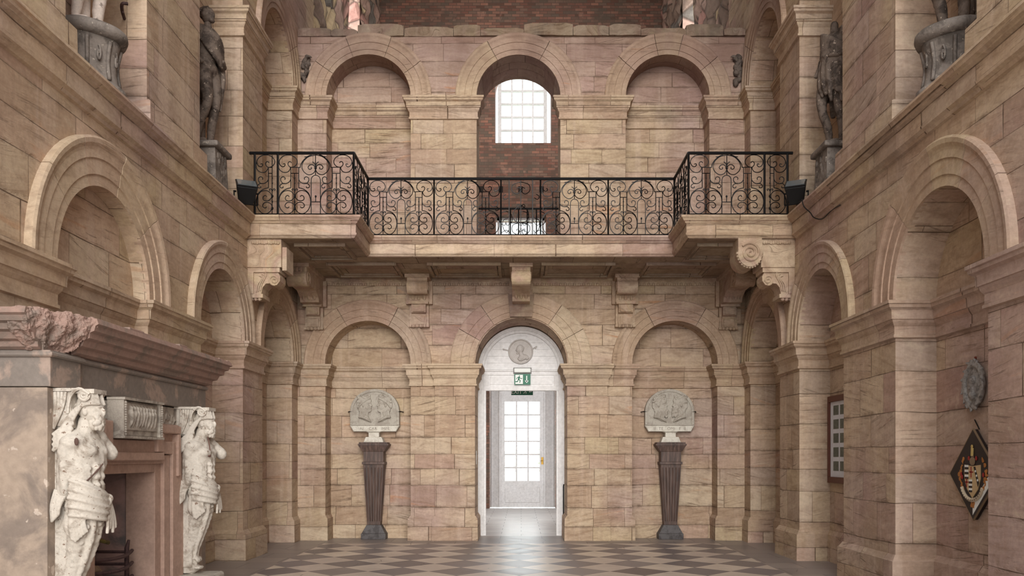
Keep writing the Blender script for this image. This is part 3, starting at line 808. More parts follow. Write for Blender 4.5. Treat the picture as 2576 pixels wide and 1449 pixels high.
# ================================================================ GALLERY BALCONY
bal = thing('gallery_balcony', (0, 14.5, 4.9), 'stone gallery balcony with a recessed middle, carved corbels and coffered underside, across the back wall', 'balcony')
WX = 2.44
YF, YC = 12.72, 13.9
edge = [(-W, YF+.12), (-WX-.12, YF+.12), (-WX-.12, YC+.12), (WX+.12, YC+.12), (WX+.12, YF+.12), (W, YF+.12)]
BP = [(0,0),(0,.13),(.03,.135),(.045,.12),(.075,.10),(.09,.075),(.105,.07),(.115,.05),(.25,.045),(.255,.06),(.285,.055),(.305,.03),(.32,.02),(.33,0)]
mb = MB(); mb.mould(edge, BP, TI, ZG); mb.build('cornice', stone('balcony_stone', 1.1, 3, pink=.22, grey=.7, rust=.35, streak=.9, zoff=.9), bal)
mb = MB()
for s in (-1, 1): mb.box(min(s*(WX+.12), s*W), max(s*(WX+.12), s*W), YF+.12, YB, ZG-.32, ZG-.004)
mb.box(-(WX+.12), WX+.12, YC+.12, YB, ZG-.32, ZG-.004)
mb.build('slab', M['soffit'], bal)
# sunk coffers: raised double frames on the soffit
def frame(mb, x0, x1, y0, y1, z):
    for k, (i, hgt) in enumerate(((0, .05), (.075, .03))):
        a, b, c, d_ = x0+i, x1-i, y0+i, y1-i; t = .05
        mb.box(a, b, c, c+t, z-hgt, z+.01); mb.box(a, b, d_-t, d_, z-hgt, z+.01)
        mb.box(a, a+t, c+t, d_-t, z-hgt, z+.01); mb.box(b-t, b, c+t, d_-t, z-hgt, z+.01)
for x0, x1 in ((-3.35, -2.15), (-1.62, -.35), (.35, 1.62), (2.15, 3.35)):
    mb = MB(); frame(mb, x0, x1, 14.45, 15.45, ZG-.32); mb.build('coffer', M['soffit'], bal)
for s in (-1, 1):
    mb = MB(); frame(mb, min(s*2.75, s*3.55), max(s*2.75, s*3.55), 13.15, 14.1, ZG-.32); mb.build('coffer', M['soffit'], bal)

def spiral_pts(cx, cz, r0, r1, a0, turns, n=40):
    return [(cx+(r0+(r1-r0)*i/n)*math.cos(a0+turns*2*PI*i/n), cz+(r0+(r1-r0)*i/n)*math.sin(a0+turns*2*PI*i/n)) for i in range(n+1)]
def console_profile(L, H, zt, n=10):
    """side profile (reach, z): big scroll at the front top, small one below"""
    R = H*.30; pts = [(0, zt), (L, zt)]
    cx, cz = L-R*.55, zt-H*.16-R*.75
    pts += [(L, zt-H*.14)]
    for i in range(n+1):
        a = math.radians(60-200*i/n); pts.append((cx+R*math.cos(a), cz+R*math.sin(a)))
    pts += [(L*.52, zt-H*.60), (L*.36, zt-H*.78), (L*.33, zt-H*.95), (0, zt-H*.95)]
    return pts
def corbel_back(x, wid, L, H, zt, lower=True, flutes=True):
    """bracket on the back wall reaching towards the viewer"""
    TX = lambda u, w, z: (x-wid/2+w, YB-u, z)
    c = MB()
    c.prism(console_profile(L, H, zt-.06), TX, 0, wid)
    c.box(x-wid/2-.04, x+wid/2+.04, YB-L-.03, YB, zt-.065, zt)
    c.box(x-wid/2-.06, x+wid/2+.06, YB-.10, YB, zt-H-.06, zt-.06)
    if flutes:
        for k in range(5):
            xx = x-wid/2+.03+(wid-.06)*k/4
            c.tube([(xx, YB-L-.012, zt-.08), (xx, YB-L-.02, zt-.12), (xx, YB-L-.0, zt-H*.30)], wid*.075, 6)
    # leaf spines along the underside
    for k in range(3):
        xx = x-wid*.28+wid*.28*k
        c.tube(catmull([(xx, YB-L*.80, zt-H*.50), (xx, YB-L*.55, zt-H*.60), (xx, YB-L*.40, zt-H*.82), (xx, YB-L*.36, zt-H*.97)]), .025, 6)
    # side scroll lines
    for s in (-1, 1):
        sp = spiral_pts(0, 0, .02, H*.26, 0, 1.6)
        c.tube([(x+s*(wid/2+.004), YB-(L-H*.18)-a, zt-.06-H*.38+b) for a, b in sp], .012, 5)
    o = c.build('corbel', M['corbel'], bal)
    if lower:
        zt2 = zt-H-.03; w2 = wid*.72; H2 = .47; c = MB()
        c.box(x-w2/2-.05, x+w2/2+.05, YB-.24, YB, zt2-.05, zt2)
        TX2 = lambda u, w, z: (x-w2/2+w, YB-u, z)
        c.prism([(0, zt2-.05), (.20, zt2-.05), (.215, zt2-.12), (.20, zt2-.20), (.13, zt2-.22), (.11, zt2-.30), (.14, zt2-.42), (0, zt2-.42)], TX2, 0, w2)
        c.box(x-w2/2-.045, x-w2/2, YB-.09, YB, zt2-H2+.02, zt2-.05); c.box(x+w2/2, x+w2/2+.045, YB-.09, YB, zt2-H2+.02, zt2-.05)
        c.box(x-w2/2+.03, x+w2/2-.03, YB-.235, YB-.19, zt2-.19, zt2-.08)
        c.box(x-w2/2+.03, x+w2/2-.03, YB-.15, YB-.1, zt2-.41, zt2-.26)
        for k in range(4): c.ball((x-w2*.4+w2*.8*k/3, YB-.13, zt2-H2+.03), .035, 6, 5)
        c.box(x-w2/2-.055, x+w2/2+.055, YB-.13, YB, zt2-H2+.01, zt2-H2+.05)
        c.build('lower_bracket', M['corbel'], o)
    return o
ZSO = ZG-.32
corbel_back(-1.90, .37, .42, .43, ZSO, flutes=False)
corbel_back(1.94, .37, .42, .43, ZSO, flutes=False)
corbel_back(0, .32, 1.28, .46, ZSO, lower=False)
corbel_back(-3.86, .34, 1.28, .48, ZSO)
corbel_back(3.86, .34, 1.28, .48, ZSO)
# keystone under the middle corbel
mb = MB(); mb.tint = .6
a0, a1 = math.radians(81), math.radians(99)
mb.prism([(-.205, 4.175), (.205, 4.175), (.245, 4.585), (-.245, 4.585)], TB, -.115, .0)
mb.build('keystone', M['corbel_dark'], wb)
# corner beams with profile consoles on the side walls
for s in (-1, 1):
    c = MB(); x1 = s*3.67
    c.box(min(s*W, x1), max(s*W, x1), YF+.15, YF+.62, 4.46, ZSO)
    if s < 0: c.box(-3.67, -3.60, YF+.2, YF+.58, 4.42, 4.78)
    # carved leaf rim
    for k in range(12): c.ball((s*(4.10-.035*k), YF+.14, 4.84-.004*(k % 3)), (.03, .02, .03), 6, 4)
    o = c.build('corner_beam', M['corbel'], bal, bev=.006)
    c = MB(); zt = 4.46
    TP = lambda u, w, z: (s*(W-u), YF+.2+w, z)
    c.box(min(s*W, s*3.70), max(s*W, s*3.70), YF+.17, YF+.55, zt-.07, zt)
    c.prism([(0, zt-.07), (.46, zt-.07), (.49, zt-.13), (.485, zt-.20), (.44, zt-.26), (.38, zt-.27), (.34, zt-.235), (.27, zt-.24), (.22, zt-.30), (.20, zt-.40), (0, zt-.40)], TP, 0, .32)
    c.box(min(s*W, s*3.96), max(s*W, s*3.96), YF+.18, YF+.54, zt-.46, zt-.40)
    c.box(min(s*W, s*(W-.09)), max(s*W, s*(W-.09)), YF+.17, YF+.3, zt-.40, zt-.07)
    sp = spiral_pts(.40, zt-.185, .012, .082, .5, 1.7)
    c.tube([TP(a, -.008, b) for a, b in sp], .012, 6)
    for q in range(3):
        c.tube(catmull([TP(.13+.03*q, -.006, zt-.37+.01*q), TP(.15+.03*q, -.012, zt-.25), TP(.22+.03*q, -.008, zt-.15+.02*q), TP(.17+.04*q, -.004, zt-.12+.03*q)]), .012, 5)
    for q in range(3): c.ball((s*(W-.05-.06*q), YF+.22, zt-.475), .03, 6, 5)
    c.build('lower_bracket', M['corbel'], o)
# the surviving volute at the right-hand end of the corner beam
c = MB()
cx, cz = 3.49, 4.70
c.box(3.31, 3.67, YF+.105, YF+.615, 4.66, ZSO)
vs = []; n = 36
for yy in (YF+.10, YF+.62):
    for k in range(n): a = 2*PI*k/n; vs.append((cx+.185*math.cos(a), yy, cz-.03+.21*math.sin(a)))
c.add(vs, [(k, (k+1) % n, n+(k+1) % n, n+k) for k in range(n)]+[list(range(n)), list(range(n, 2*n))[::-1]])
c.tube([(a, YF+.09, b) for a, b in spiral_pts(cx, cz-.03, .015, .155, 1.2, 2.2, 70)], .018, 6)
for k in range(15):
    a = PI+PI*k/14; c.ball((cx+.185*math.cos(a), YF+.13, cz-.03+.215*math.sin(a)), .022, 6, 4)
c.build('volute', M['corbel'], bal)
# ================================================================ WROUGHT IRON RAILING
rail = thing('balcony_railing', (0, 13.4, ZG), 'black wrought iron scroll railing running along the front of the gallery balcony', 'railing')
def mirror(ps, c): return [(2*c-x, y) for x, y in ps]
A = []   # curves of half a panel, in a drawing frame x 500..1600, y 100..1010
A.append(([(700,225),(680,205),(655,215),(648,250),(680,290),(730,285),(770,250),(783,200),(755,145),(700,110),(650,103),(590,115),(540,155),(515,215),(508,270),(520,320),(560,360),(610,372),(655,355),(680,315),(692,292),(830,295)], 1))
A.append(([(575,245),(600,240),(605,262),(582,284),(548,275),(525,240),(518,200)], 1))
A.append(([(1050,106),(960,125),(890,180),(850,260),(865,340),(920,395),(970,405),(1020,380),(1047,330),(1038,280),(1000,252),(960,262),(940,295),(960,322),(990,312),(985,290)], 1))
A.append(([(1000,108),(960,112),(885,170),(838,240),(825,295)], 1))
A.append(([(985,112),(930,128),(888,134)], 1)); A.append(([(960,118),(915,150),(902,170)], 1))
A.append(([(1050,275),(1030,225),(1003,210)], 1))
for l in ([(690,295),(690,605)], [(805,295),(805,605)], [(690,385),(805,385)], [(745,385),(745,1010)]): A.append((l, 0))
lo_ = [([(690,605),(620,625),(550,680),(518,760),(512,830)], 1),
    ([(665,745),(645,722),(614,742),(612,785),(650,806),(700,795),(735,750),(727,700),(690,660),(640,648),(580,665),(530,730),(513,820),(530,910),(580,980),(640,1002),(700,980),(735,930),(737,870),(700,835),(650,828),(615,850),(605,890),(640,914),(665,895)], 1),
    ([(600,482),(605,455),(578,437),(545,455),(543,500),(575,537),(620,540),(665,515),(688,470),(690,400)], 1),
    ([(600,538),(555,546),(528,580),(545,606),(572,604),(578,585)], 1), ([(743,655),(725,622),(704,630),(714,652)], 1)]
for c, sm in lo_: A.append((c, sm)); A.append((mirror(c, 746), sm))
FULL = [(c, sm) for c, sm in A] + [(mirror(c, 1050), sm) for c, sm in A]
FULL += [([(1050,108),(1050,410)], 0), ([(985,1010),(985,480),(996,444),(1022,420),(1052,412),(1082,420),(1108,444),(1120,480),(1120,1010)], 0),
         ([(985,822),(1120,822)], 0), ([(1052,822),(1052,740)], 0)]
BEADS = [(746,455,7),(746,535,7),(746,735,14),(746,820,8),(746,920,14),(1354,455,7),(1354,535,7),(1354,735,14),(1354,820,8),(1354,920,14),(1050,300,15),(1052,738,10)]
RH = .955
def panel(name, P, x0, x1, curves=FULL, beads=BEADS, xr=(500, 1600), clip=None, parent=rail):
    mb = MB(); k = (x1-x0)/(xr[1]-xr[0])
    def m(x, y): return P(x0+(x-xr[0])*k, (1010-y)/910*(RH-.05)+.025)
    for c, sm in curves:
        if clip and not all(clip[0] <= x <= clip[1] for x, y in c): continue
        pts = [m(x, y) for x, y in c]
        if sm: pts = catmull(pts, 4)
        mb.tube(pts, .0068, 5)
    for x, y, r in beads:
        if clip and not clip[0] <= x <= clip[1]: continue
        mb.ball(m(x, y), (r*.0011+.004, r*.0011+.004, r*.0016+.004), 6, 5)
    return mb.build(name, M['iron'], parent)
def bars(P, x0, x1, rail_r=.018):
    mb = MB()
    a = P(x0, RH); b = P(x1, RH)
    mb.tube([a, b], .024, 8); mb.build('handrail', M['iron'], rail)
    mb = MB(); mb.tube([P(x0, .02), P(x1, .02)], .016, 6); mb.build('bottom_rail', M['iron'], rail)
def post(P, x, r=.014):
    mb = MB(); mb.tube([P(x, -.02), P(x, RH)], r, 6); mb.build('post', M['iron'], rail)
YW, YM, RX = 12.80, 13.98, 2.545
z0 = ZG+.006
for s in (-1, 1):
    P = lambda u, h, s=s: (s*u, YW, z0+h)
    bars(P, RX, 4.13); panel('scroll_panel', P, 3.70, RX+.01)
    for x in (RX, 3.70, 4.05): post(P, x, .018)
    # half panel against the wall
    HC = [(c[:-1], sm) if c[-1] == (830,295) else (c, sm) for c, sm in A]
    HC += [([(690,295),(746,295)], 0), ([(690,385),(746,385)], 0), ([(746,110),(746,385)], 0)]
    panel('half_scroll_panel', P, 4.04, 4.04-.62, curves=HC, xr=(500, 1100), clip=(480, 790), beads=BEADS)
    Q = lambda u, h, s=s: (s*RX, u, z0+h)
    bars(Q, YW, YM); panel('side_scroll_panel', Q, YW+.02, YM-.02); post(Q, YM, .018)
    P = lambda u, h: (u, YM, z0+h)
    g = [(-RX, -1.447), (-1.447, -.335)] if s < 0 else [(.322, 1.446), (1.446, RX)]
    for a, b in g: panel('scroll_panel', P, a+.012, b-.012); post(P, a); post(P, b)
P = lambda u, h: (u, YM, z0+h)
bars(P, -RX, RX)
# narrow gate panel in the middle
mb = MB()
for u in (-.20, .19): mb.tube([P(u, .02), P(u, RH)], .009, 5)
def lin(ps): mb.tube(catmull([P(a, b) for a, b in ps], 4), .0068, 5)
for s in (-1, 1):
    q = -.005
    lin([(q, .52), (q+s*.10, .44), (q+s*.13, .36), (q+s*.10, .26), (q, .22)]); lin([(q, .22), (q+s*.13, .19), (q+s*.14, .08), (q+s*.05, .03), (q+s*.02, .09), (q+s*.06, .12), (q+s*.07, .09)])
    lin([(q+s*.04, .47), (q+s*.07, .50), (q+s*.04, .53), (q+s*.01, .49)])
    lin([(q, .90), (q+s*.13, .86), (q+s*.15, .76), (q+s*.07, .70), (q, .76), (q+s*.03, .81), (q+s*.07, .79)])
    lin([(s*.25, .70), (s*.30, .66), (s*.27, .61), (s*.22, .64)]); lin([(s*.22, .30), (s*.30, .26), (s*.30, .14), (s*.24, .06), (s*.21, .1)])
mb.tube([P(-.2, .22), P(.19, .22)], .0068, 5); mb.tube([P(-.005, .02), P(-.005, .93)], .0068, 5)
for h in (.12, .22, .5, .76): mb.ball(P(-.005, h), (.012, .012, .02), 6, 5)
mb.build('centre_panel', M['iron'], rail)

# plain railing further back inside the gallery doorway
ir = thing('inner_railing', (0, 16.8, ZG), 'dark iron inner railing seen behind the gallery railing, inside the upper doorway', 'railing')
ZI = 6.43
mb = MB(); mb.tube([(-.835, 16.5, ZI), (.735, 16.5, ZI)], .022, 8); mb.build('handrail', M['iron'], ir)
mb = MB(); mb.tube([(-.835, 16.5, ZG+.1), (.735, 16.5, ZG+.1)], .015, 6); mb.build('bottom_rail', M['iron'], ir)
for x in (-.40, -.21, -.05, .12, .30, .38):
    mb = MB(); mb.tube([(x, 16.5, ZG), (x, 16.5, ZI)], .014, 6); mb.build('bar', M['iron'], ir)
mb = MB()
for x in (-.3, .03, .36):
    for s in (-1, 1):
        mb.tube(catmull([(x, 16.5, ZI-.05), (x+s*.1, 16.5, ZI-.1), (x+s*.12, 16.5, ZI-.25), (x+s*.03, 16.5, ZI-.33), (x, 16.5, ZI-.27)], 4), .0075, 5)
        mb.tube(catmull([(x, 16.5, ZI-.42), (x+s*.1, 16.5, ZI-.5), (x+s*.08, 16.5, ZI-.7), (x, 16.5, ZI-.75)], 4), .0075, 5)
mb.build('scrollwork', M['iron'], ir)
mb = MB(); mb.box(-4.2, 4.2, 16.2, 17.0, ZG-.12, ZG); mb.build('threshold_slab', M['soffit'], wb)

# ================================================================ FLOODLIGHTS
def flood(x, y, z, rz, label):
    t = thing('floodlight', (x, y, z), label, 'floodlight', 'floodlights beside the balcony railing')
    R = Matrix.Translation((x, y, z)) @ Matrix.Rotation(rz, 4, 'Z') @ Matrix.Rotation(math.radians(34), 4, 'X')
    def T(a, b, c): return tuple(R @ Vector((a*1.15, b*1.2, c*1.25)))
    mb = MB()
    vs = [T(-.13,-.10,.095), T(.13,-.10,.095), T(.13,.10,.115), T(-.13,.10,.115), T(-.085,-.085,-.12), T(.085,-.085,-.12), T(.085,.06,-.12), T(-.085,.06,-.12)]
    mb.add(vs, [(0,1,2,3), (7,6,5,4), (0,4,5,1), (1,5,6,2), (2,6,7,3), (3,7,4,0)]); mb.build('housing', M['black'], t, bev=.012)
    mb = MB(); mb.box(-.115, .115, -.09, .09, .112, .122, T); mb.build('lens', plain('lens_glass', srgb(96,102,104), .12, 0, spec=.8), t)
    mb = MB(); mb.box(-.13, .13, -.105, .11, .10, .113, T); mb.build('bezel', M['black'], t)
    mb = MB()
    for s in (-1, 1):
        a = Vector(T(s*.145, 0, 0)); mb.tube([a, (a.x, a.y, z-.17)], .01, 5)
    a, b = Vector(T(-.145, 0, 0)), Vector(T(.145, 0, 0)); mb.tube([(a.x, a.y, z-.17), (b.x, b.y, z-.17)], .01, 5)
    for s in (-1, 1): mb.tube([T(s*.12, 0, 0), T(s*.155, 0, 0)], .014, 6)
    mb.build('bracket', M['iron'], t)
flood(-4.06, 12.42, 5.46, math.radians(25), 'black floodlight on the left string course, beside the left end of the iron railing')
flood(4.06, 12.42, 5.46, math.radians(-25), 'black floodlight on the right string course, beside the right end of the iron railing')
mb = MB()
mb.tube(catmull([(4.06, 12.3, 5.30), (4.03, 12.05, 5.225), (3.99, 11.95, 5.21), (4.00, 11.9, 5.10), (4.07, 11.85, 5.0), (4.09, 11.75, 4.90), (4.15, 11.6, 4.84), (4.17, 11.3, 4.87), (4.17, 11.0, 4.85)], 5), .008, 5)
tag(mb.build('lamp_cable', M['black']), 'thin dark cable looping down from the right floodlight over the string course', 'cable')

# ================================================================ FIGURES (one merged surface each)
from mathutils.geometry import tessellate_polygon
def cap(p0, p1, r0, r1): return ('c', p0, p1, r0, r1)
def blob(name, parts, vox, mat, parent=None, smooth=2, noise=0, nscale=.05):
    mb = MB()
    for q in parts:
        if q[0] == 'c':
            p0, p1 = Vector(q[1]), Vector(q[2]); n = 5
            mb.tube([p0.lerp(p1, i/n) for i in range(n+1)], [q[3]+(q[4]-q[3])*i/n for i in range(n+1)], 10)
            mb.ball(p0, q[3], 10, 8); mb.ball(p1, q[4], 10, 8)
        elif q[0] == 'e':
            mb.ball(q[1], q[2], 14, 10, q[3] if len(q) > 3 else None)
        elif q[0] == 't':
            mb.tube(catmull(q[1], 5), q[2], 8)
        elif q[0] == 'b': mb.box(*q[1])
        elif q[0] == 'p':
            pl_ = q[1]; n_ = len(pl_); tri = tessellate_polygon([[Vector((u, z, 0)) for u, z in pl_]])
            mb.add([(u, q[2], z) for u, z in pl_]+[(u, q[3], z) for u, z in pl_], [tuple(t_) for t_ in tri]+[tuple(n_+k_ for k_ in t_[::-1]) for t_ in tri]+[(i_, (i_+1) % n_, n_+(i_+1) % n_, n_+i_) for i_ in range(n_)])
        elif q[0] == 'tt':   # tube with own radii
            pts = catmull(q[1], 4); n = len(pts); k = len(q[2])-1
            rr = [q[2][min(int(i/(n-1)*k), k)]*(1-((i/(n-1)*k) % 1)) + q[2][min(int(i/(n-1)*k)+1, k)]*((i/(n-1)*k) % 1) for i in range(n)]
            mb.tube(pts, rr, 10)
    o = mb.build(name, mat, parent)
    m = o.modifiers.new('merge', 'REMESH'); m.mode = 'VOXEL'; m.voxel_size = vox; m.use_smooth_shade = True
    m = o.modifiers.new('soften', 'SMOOTH'); m.factor = .6; m.iterations = smooth
    if noise:
        tx = bpy.data.textures.new(name+'_chips', 'CLOUDS'); tx.noise_scale = nscale
        m = o.modifiers.new('wear', 'DISPLACE'); m.texture = tx; m.strength = noise; m.texture_coords = 'GLOBAL'; m.mid_level = .5
    return o

Hm = [('e', PM(-.01, .05), (.075, .06, .085)), ('e', PM(-.045, .03), (.045, .055, .06)), ('e', PM(-.09, .025), (.016, .02, .018)), ('e', PM(-.065, -.035), (.022, .022, .02)),
      cap(PM(.0, -.02), PM(.03, -.11), .04, .055), ('tt', [PM(-.04, -.17), PM(.02, -.12), PM(.10, -.11), PM(.15, -.15)], [.035, .06, .05, .03]),
      ('e', PM(.02, .06, .012), (.05, .03, .055)), ('tt', [PM(.0, -.18), PM(.07, -.14, .02), PM(.13, -.12)], [.02, .025, .02])]
blob('portrait_head', Hm, .006, M['medal'], md, 1)
def rotz(a): return Matrix.Rotation(a, 3, 'Z')
def caryatid(x, y, label, arm_hole):
    """herm figure: trunk, head and tapering term; faces +X"""
    t = thing('caryatid_statue', (x, y, .29), label, 'statue', 'plaster term figures of the chimneypiece')
    def P(f, s, z): return (x+f, y-s, z)      # f forward (+X), s = towards the viewer (-Y)
    R = rotz(-.35)
    B = []
    E = lambda f, s, z, a, b, c, M_=None: B.append(('e', P(f, s, z), (a, b, c), M_ or R))
    # chest, ribs, belly
    E(.0, 0, 1.53, .135, .195, .20); E(-.01, .0, 1.645, .115, .205, .095); E(.07, .075, 1.60, .065, .085, .058); E(.08, -.07, 1.60, .065, .085, .058)
    E(-.02, 0, 1.43, .125, .19, .17); E(.02, 0, 1.30, .115, .155, .13); E(.055, 0, 1.30, .08, .11, .12); E(.02, 0, 1.22, .12, .16, .10)
    for k in range(4):                                                            # ribs on the near flank
        B.append(('t', [P(-.04, .175, 1.50-.04*k), P(.05, .165, 1.475-.04*k), P(.11, .10, 1.46-.04*k)], .014))
    # abdominal relief
    for k, z in enumerate((1.47, 1.40, 1.33)):
        for s in (-.035, .035): E(.125, s+.01, z, .030, .034, .032)
    # shoulders, neck
    E(-.03, .10, 1.665, .095, .12, .078); E(.02, -.17, 1.70, .085, .075, .085)
    B.append(cap(P(-.01, 0, 1.68), P(.02, 0, 1.84), .075, .062)); E(-.02, 0, 1.72, .09, .17, .06)
    # arm stumps
    if arm_hole:
        B.append(cap(P(.02, -.20, 1.70), P(.10, -.24, 1.585), .062, .058))
    else:
        B.append(cap(P(.04, -.19, 1.70), P(.14, -.25, 1.59), .062, .062))
    E(-.07, .15, 1.60, .06, .06, .10)
    # back of the trunk runs into the pier
    B.append(('b', (x-.22, x-.06, y-.10, y+.10, .35, 1.75)))
    B.append(cap(P(-.10, .12, 1.60), P(-.10, .11, 1.25), .05, .06)); B.append(cap(P(-.08, .17, 1.50), P(-.07, .15, 1.28), .03, .04))
    body = blob('body', B, .013, M['plaster'], t, 3, .012, .03)
    # head turned along +X
    H = []; hx, hz = .055, 1.925
    H.append(('e', P(hx, 0, hz), (.092, .074, .108))); H.append(('e', P(hx-.02, 0, hz+.03), (.098, .084, .095)))
    H.append(('e', P(hx+.055, 0, hz-.03), (.045, .055, .07)))                     # face
    H.append(('e', P(hx+.098, 0, hz-.012), (.020, .015, .034)))                   # nose
    H.append(('e', P(hx+.080, 0, hz+.032), (.018, .050, .012)))                   # brow
    H.append(('e', P(hx+.085, 0, hz-.055), (.016, .028, .010))); H.append(('e', P(hx+.083, 0, hz-.072), (.016, .026, .009)))
    for s in (-1, 1):
        H.append(('e', P(hx+.06, s*.036, hz+.004), (.016, .016, .012))); H.append(('e', P(hx-.01, s*.078, hz-.01), (.022, .012, .032)))
        H.append(('e', P(hx+.05, s*.045, hz-.035), (.022, .018, .022)))
    rr = random.Random(3)
    for k in range(34):                                                           # curled beard
        a = rr.uniform(-1.1, 1.1); z = rr.uniform(-.15, -.055)
        rad = .070-.2*abs(z+.09)
        H.append(('e', P(hx+.025+rad*math.cos(a), rad*math.sin(a), hz+z), (.017, .017, .019)))
    H.append(('e', P(hx+.03, 0, hz-.10), (.055, .055, .06)))
    blob('head', H, .0052, M['plaster'], t, 1, .003, .02)
    # cloth wound over the head and falling on the shoulders
    D = []
    for k in range(5):
        o = .022*k
        D.append(('t', [P(hx+.09-.3*o, .03, hz+.055+o), P(hx+.03, .085, hz+.055+o*.8), P(hx-.06, .095, hz+.02-o*.3), P(-.08, .12, hz-.08-.9*o), P(-.12, .16, hz-.20-.4*o)], .017))
        D.append(('t', [P(hx+.09-.3*o, -.03, hz+.055+o), P(hx+.02, -.085, hz+.055+o*.8), P(hx-.06, -.095, hz+.02-o), P(-.08, -.10, hz-.12)], .016))
    for k in range(4): D.append(('t', [P(-.03, .10+.012*k, hz-.10-.04*k), P(-.10, .14+.01*k, hz-.14-.045*k), P(-.17, .15, hz-.20-.04*k)], .018))
    D.append(('e', P(hx-.02, 0, hz+.07), (.09, .08, .06))); D.append(('b', (x-.2, x-.05, y-.09, y+.09, 1.78, 1.98)))
    blob('head_cloth', D, .009, M['plaster'], t, 2)
    # bracket over the head: fluted block and scroll
    mb = MB()
    mb.box(x-.24, x+.0, y-.13, y+.13, 2.075, 2.10); mb.box(x-.22, x-.05, y-.11, y+.11, 1.80, 2.075)
    for k in range(4): mb.tube(catmull([P(-.17+.028*k, .12, 2.07), P(-.165+.02*k, .125, 1.95), P(-.18, .12, 1.78)], 4), .014, 6)
    mb.box(x-.05, x+.13, y-.10, y+.10, 2.06, 2.095)
    for s in (-1, 1):
        mb.tube([P(.055+a, s*.115, 2.045+b) for a, b in spiral_pts(0, 0, .008, .045, .2, 1.9, 40)], .012, 6)
        mb.tube(catmull([P(.10, s*.115, 2.05), P(.02, s*.12, 2.095), P(-.05, s*.12, 2.03), P(-.07, s*.12, 1.90)], 5), .014, 6)
    vs = []; n = 20
    for yy in (y-.11, y+.11):
        for k in range(n): a = 2*PI*k/n; vs.append((x+.055+.05*math.cos(a), yy, 2.045+.05*math.sin(a)))
    mb.add(vs, [(k, (k+1) % n, n+(k+1) % n, n+k) for k in range(n)]+[list(range(n)), list(range(n, 2*n))[::-1]])
    mb.build('scroll_bracket', M['plaster'], t, smooth=False)
    # hip cloth: folds wound round the waist, knot and hanging tail
    G = [('e', P(.01, 0, 1.165), (.145, .19, .125)), ('e', P(.01, 0, 1.09), (.135, .175, .08))]
    for k in range(10):
        z = 1.275-.024*k; r = .150+(.016 if k % 2 else .006)-.0006*(k-5)**2
        pts = []
        for i in range(13):
            a = -1.6+3.4*i/12
            pts.append(P(.01+r*.98*math.cos(a), r*1.26*math.sin(a), z+.06*(a+.3)*(1-.085*k)-.012*math.cos(a*2)))
        G.append(('t', pts, .0155))
    kx, ks = .145, -.10
    G.append(('e', P(kx, ks, 1.215), (.038, .042, .04))); G.append(('e', P(kx+.01, ks+.02, 1.19), (.03, .03, .03)))
    for k in range(8):
        o = -.055+.017*k; e = .985-.018*((k*5) % 4)
        G.append(('tt', [P(kx, ks+o*.3, 1.20), P(kx+.012+.004*(k % 2), ks-.02+o*.8, 1.09), P(kx+.01+.008*(k % 2), ks-.03+o*1.35, e)], [.016, .014, .014]))
    for k in range(9):
        o = -.06+.017*k; e = .99-.03*abs(k-4)+.012*(k % 2)
        G.append(('tt', [P(.0+o*.9, .165-.3*abs(o), 1.13), P(.0+o*1.1, .185-.3*abs(o)+.006*(k % 2), 1.02), P(.01+o*1.2, .175-.4*abs(o)+.008*(k % 2), .88+.02*abs(k-4))], [.017, .016, .012]))
    for k in range(6):
        o = .016*k
        G.append(('tt', [P(-.15+o, .14+.2*o, 1.30-.01*k), P(-.165+o*.8, .175+.006*(k % 2), 1.17), P(-.16+o*.7, .18+.008*(k % 2), 1.04+.012*k)], [.016, .016, .012]))
    blob('hip_cloth', G, .0072, M['plaster'], t, 2)
    # tapering term with a raised centre rib and leaf scales, ending in a scroll foot
    L = []
    pr = [(.02, 1.12, .125, .16), (-.01, .95, .115, .145), (-.05, .78, .10, .12), (-.09, .62, .085, .10), (-.115, .5, .07, .085)]
    for i in range(len(pr)-1):
        a, b = pr[i], pr[i+1]
        for j in range(4):
            q = j/4; L.append(('e', P(a[0]+(b[0]-a[0])*q, 0, a[1]+(b[1]-a[1])*q), (a[2]+(b[2]-a[2])*q, a[3]+(b[3]-a[3])*q, .07)))
    for s, o in ((.06, .0), (-.05, .01)):
        L.append(('tt', [P(.11, s, 1.08), P(.085, s*.95, .92), P(.03, s*.8, .74), P(-.03, s*.6, .58), P(-.05, s*.5, .48)], [.030, .030, .026, .022, .02]))
    for k in range(8):
        z = 1.02-.062*k; f = .135-.027*k
        for s in (-.005,): L.append(('e', P(f-.012, s, z), (.022, .035, .024)))
        L.append(('e', P(f-.05, .12-.008*k, z-.02), (.022, .02, .024))); L.append(('e', P(f-.05, -.12+.008*k, z-.02), (.022, .02, .024)))
    for k in range(14):
        a = .5+k*.36; q = .02+.0045*k
        L.append(('e', P(-.035+q*math.cos(a), 0, .415+q*math.sin(a)), (.022, .075, .022)))
    L.append(('b', (x-.2, x-.09, y-.08, y+.08, .29, 1.0))); L.append(('e', P(-.10, 0, .36), (.07, .09, .10)))
    L.append(('tt', [P(-.02, 0, .36), P(-.07, 0, .31), P(-.13, 0, .29)], [.03, .03, .03]))
    blob('term', L, .010, M['plaster'], t, 2, .014, .03)
    # dark chips, the scratched sash mark, a dark ball as shade in the shoulder hole
    mb = MB(); rr = random.Random(5)
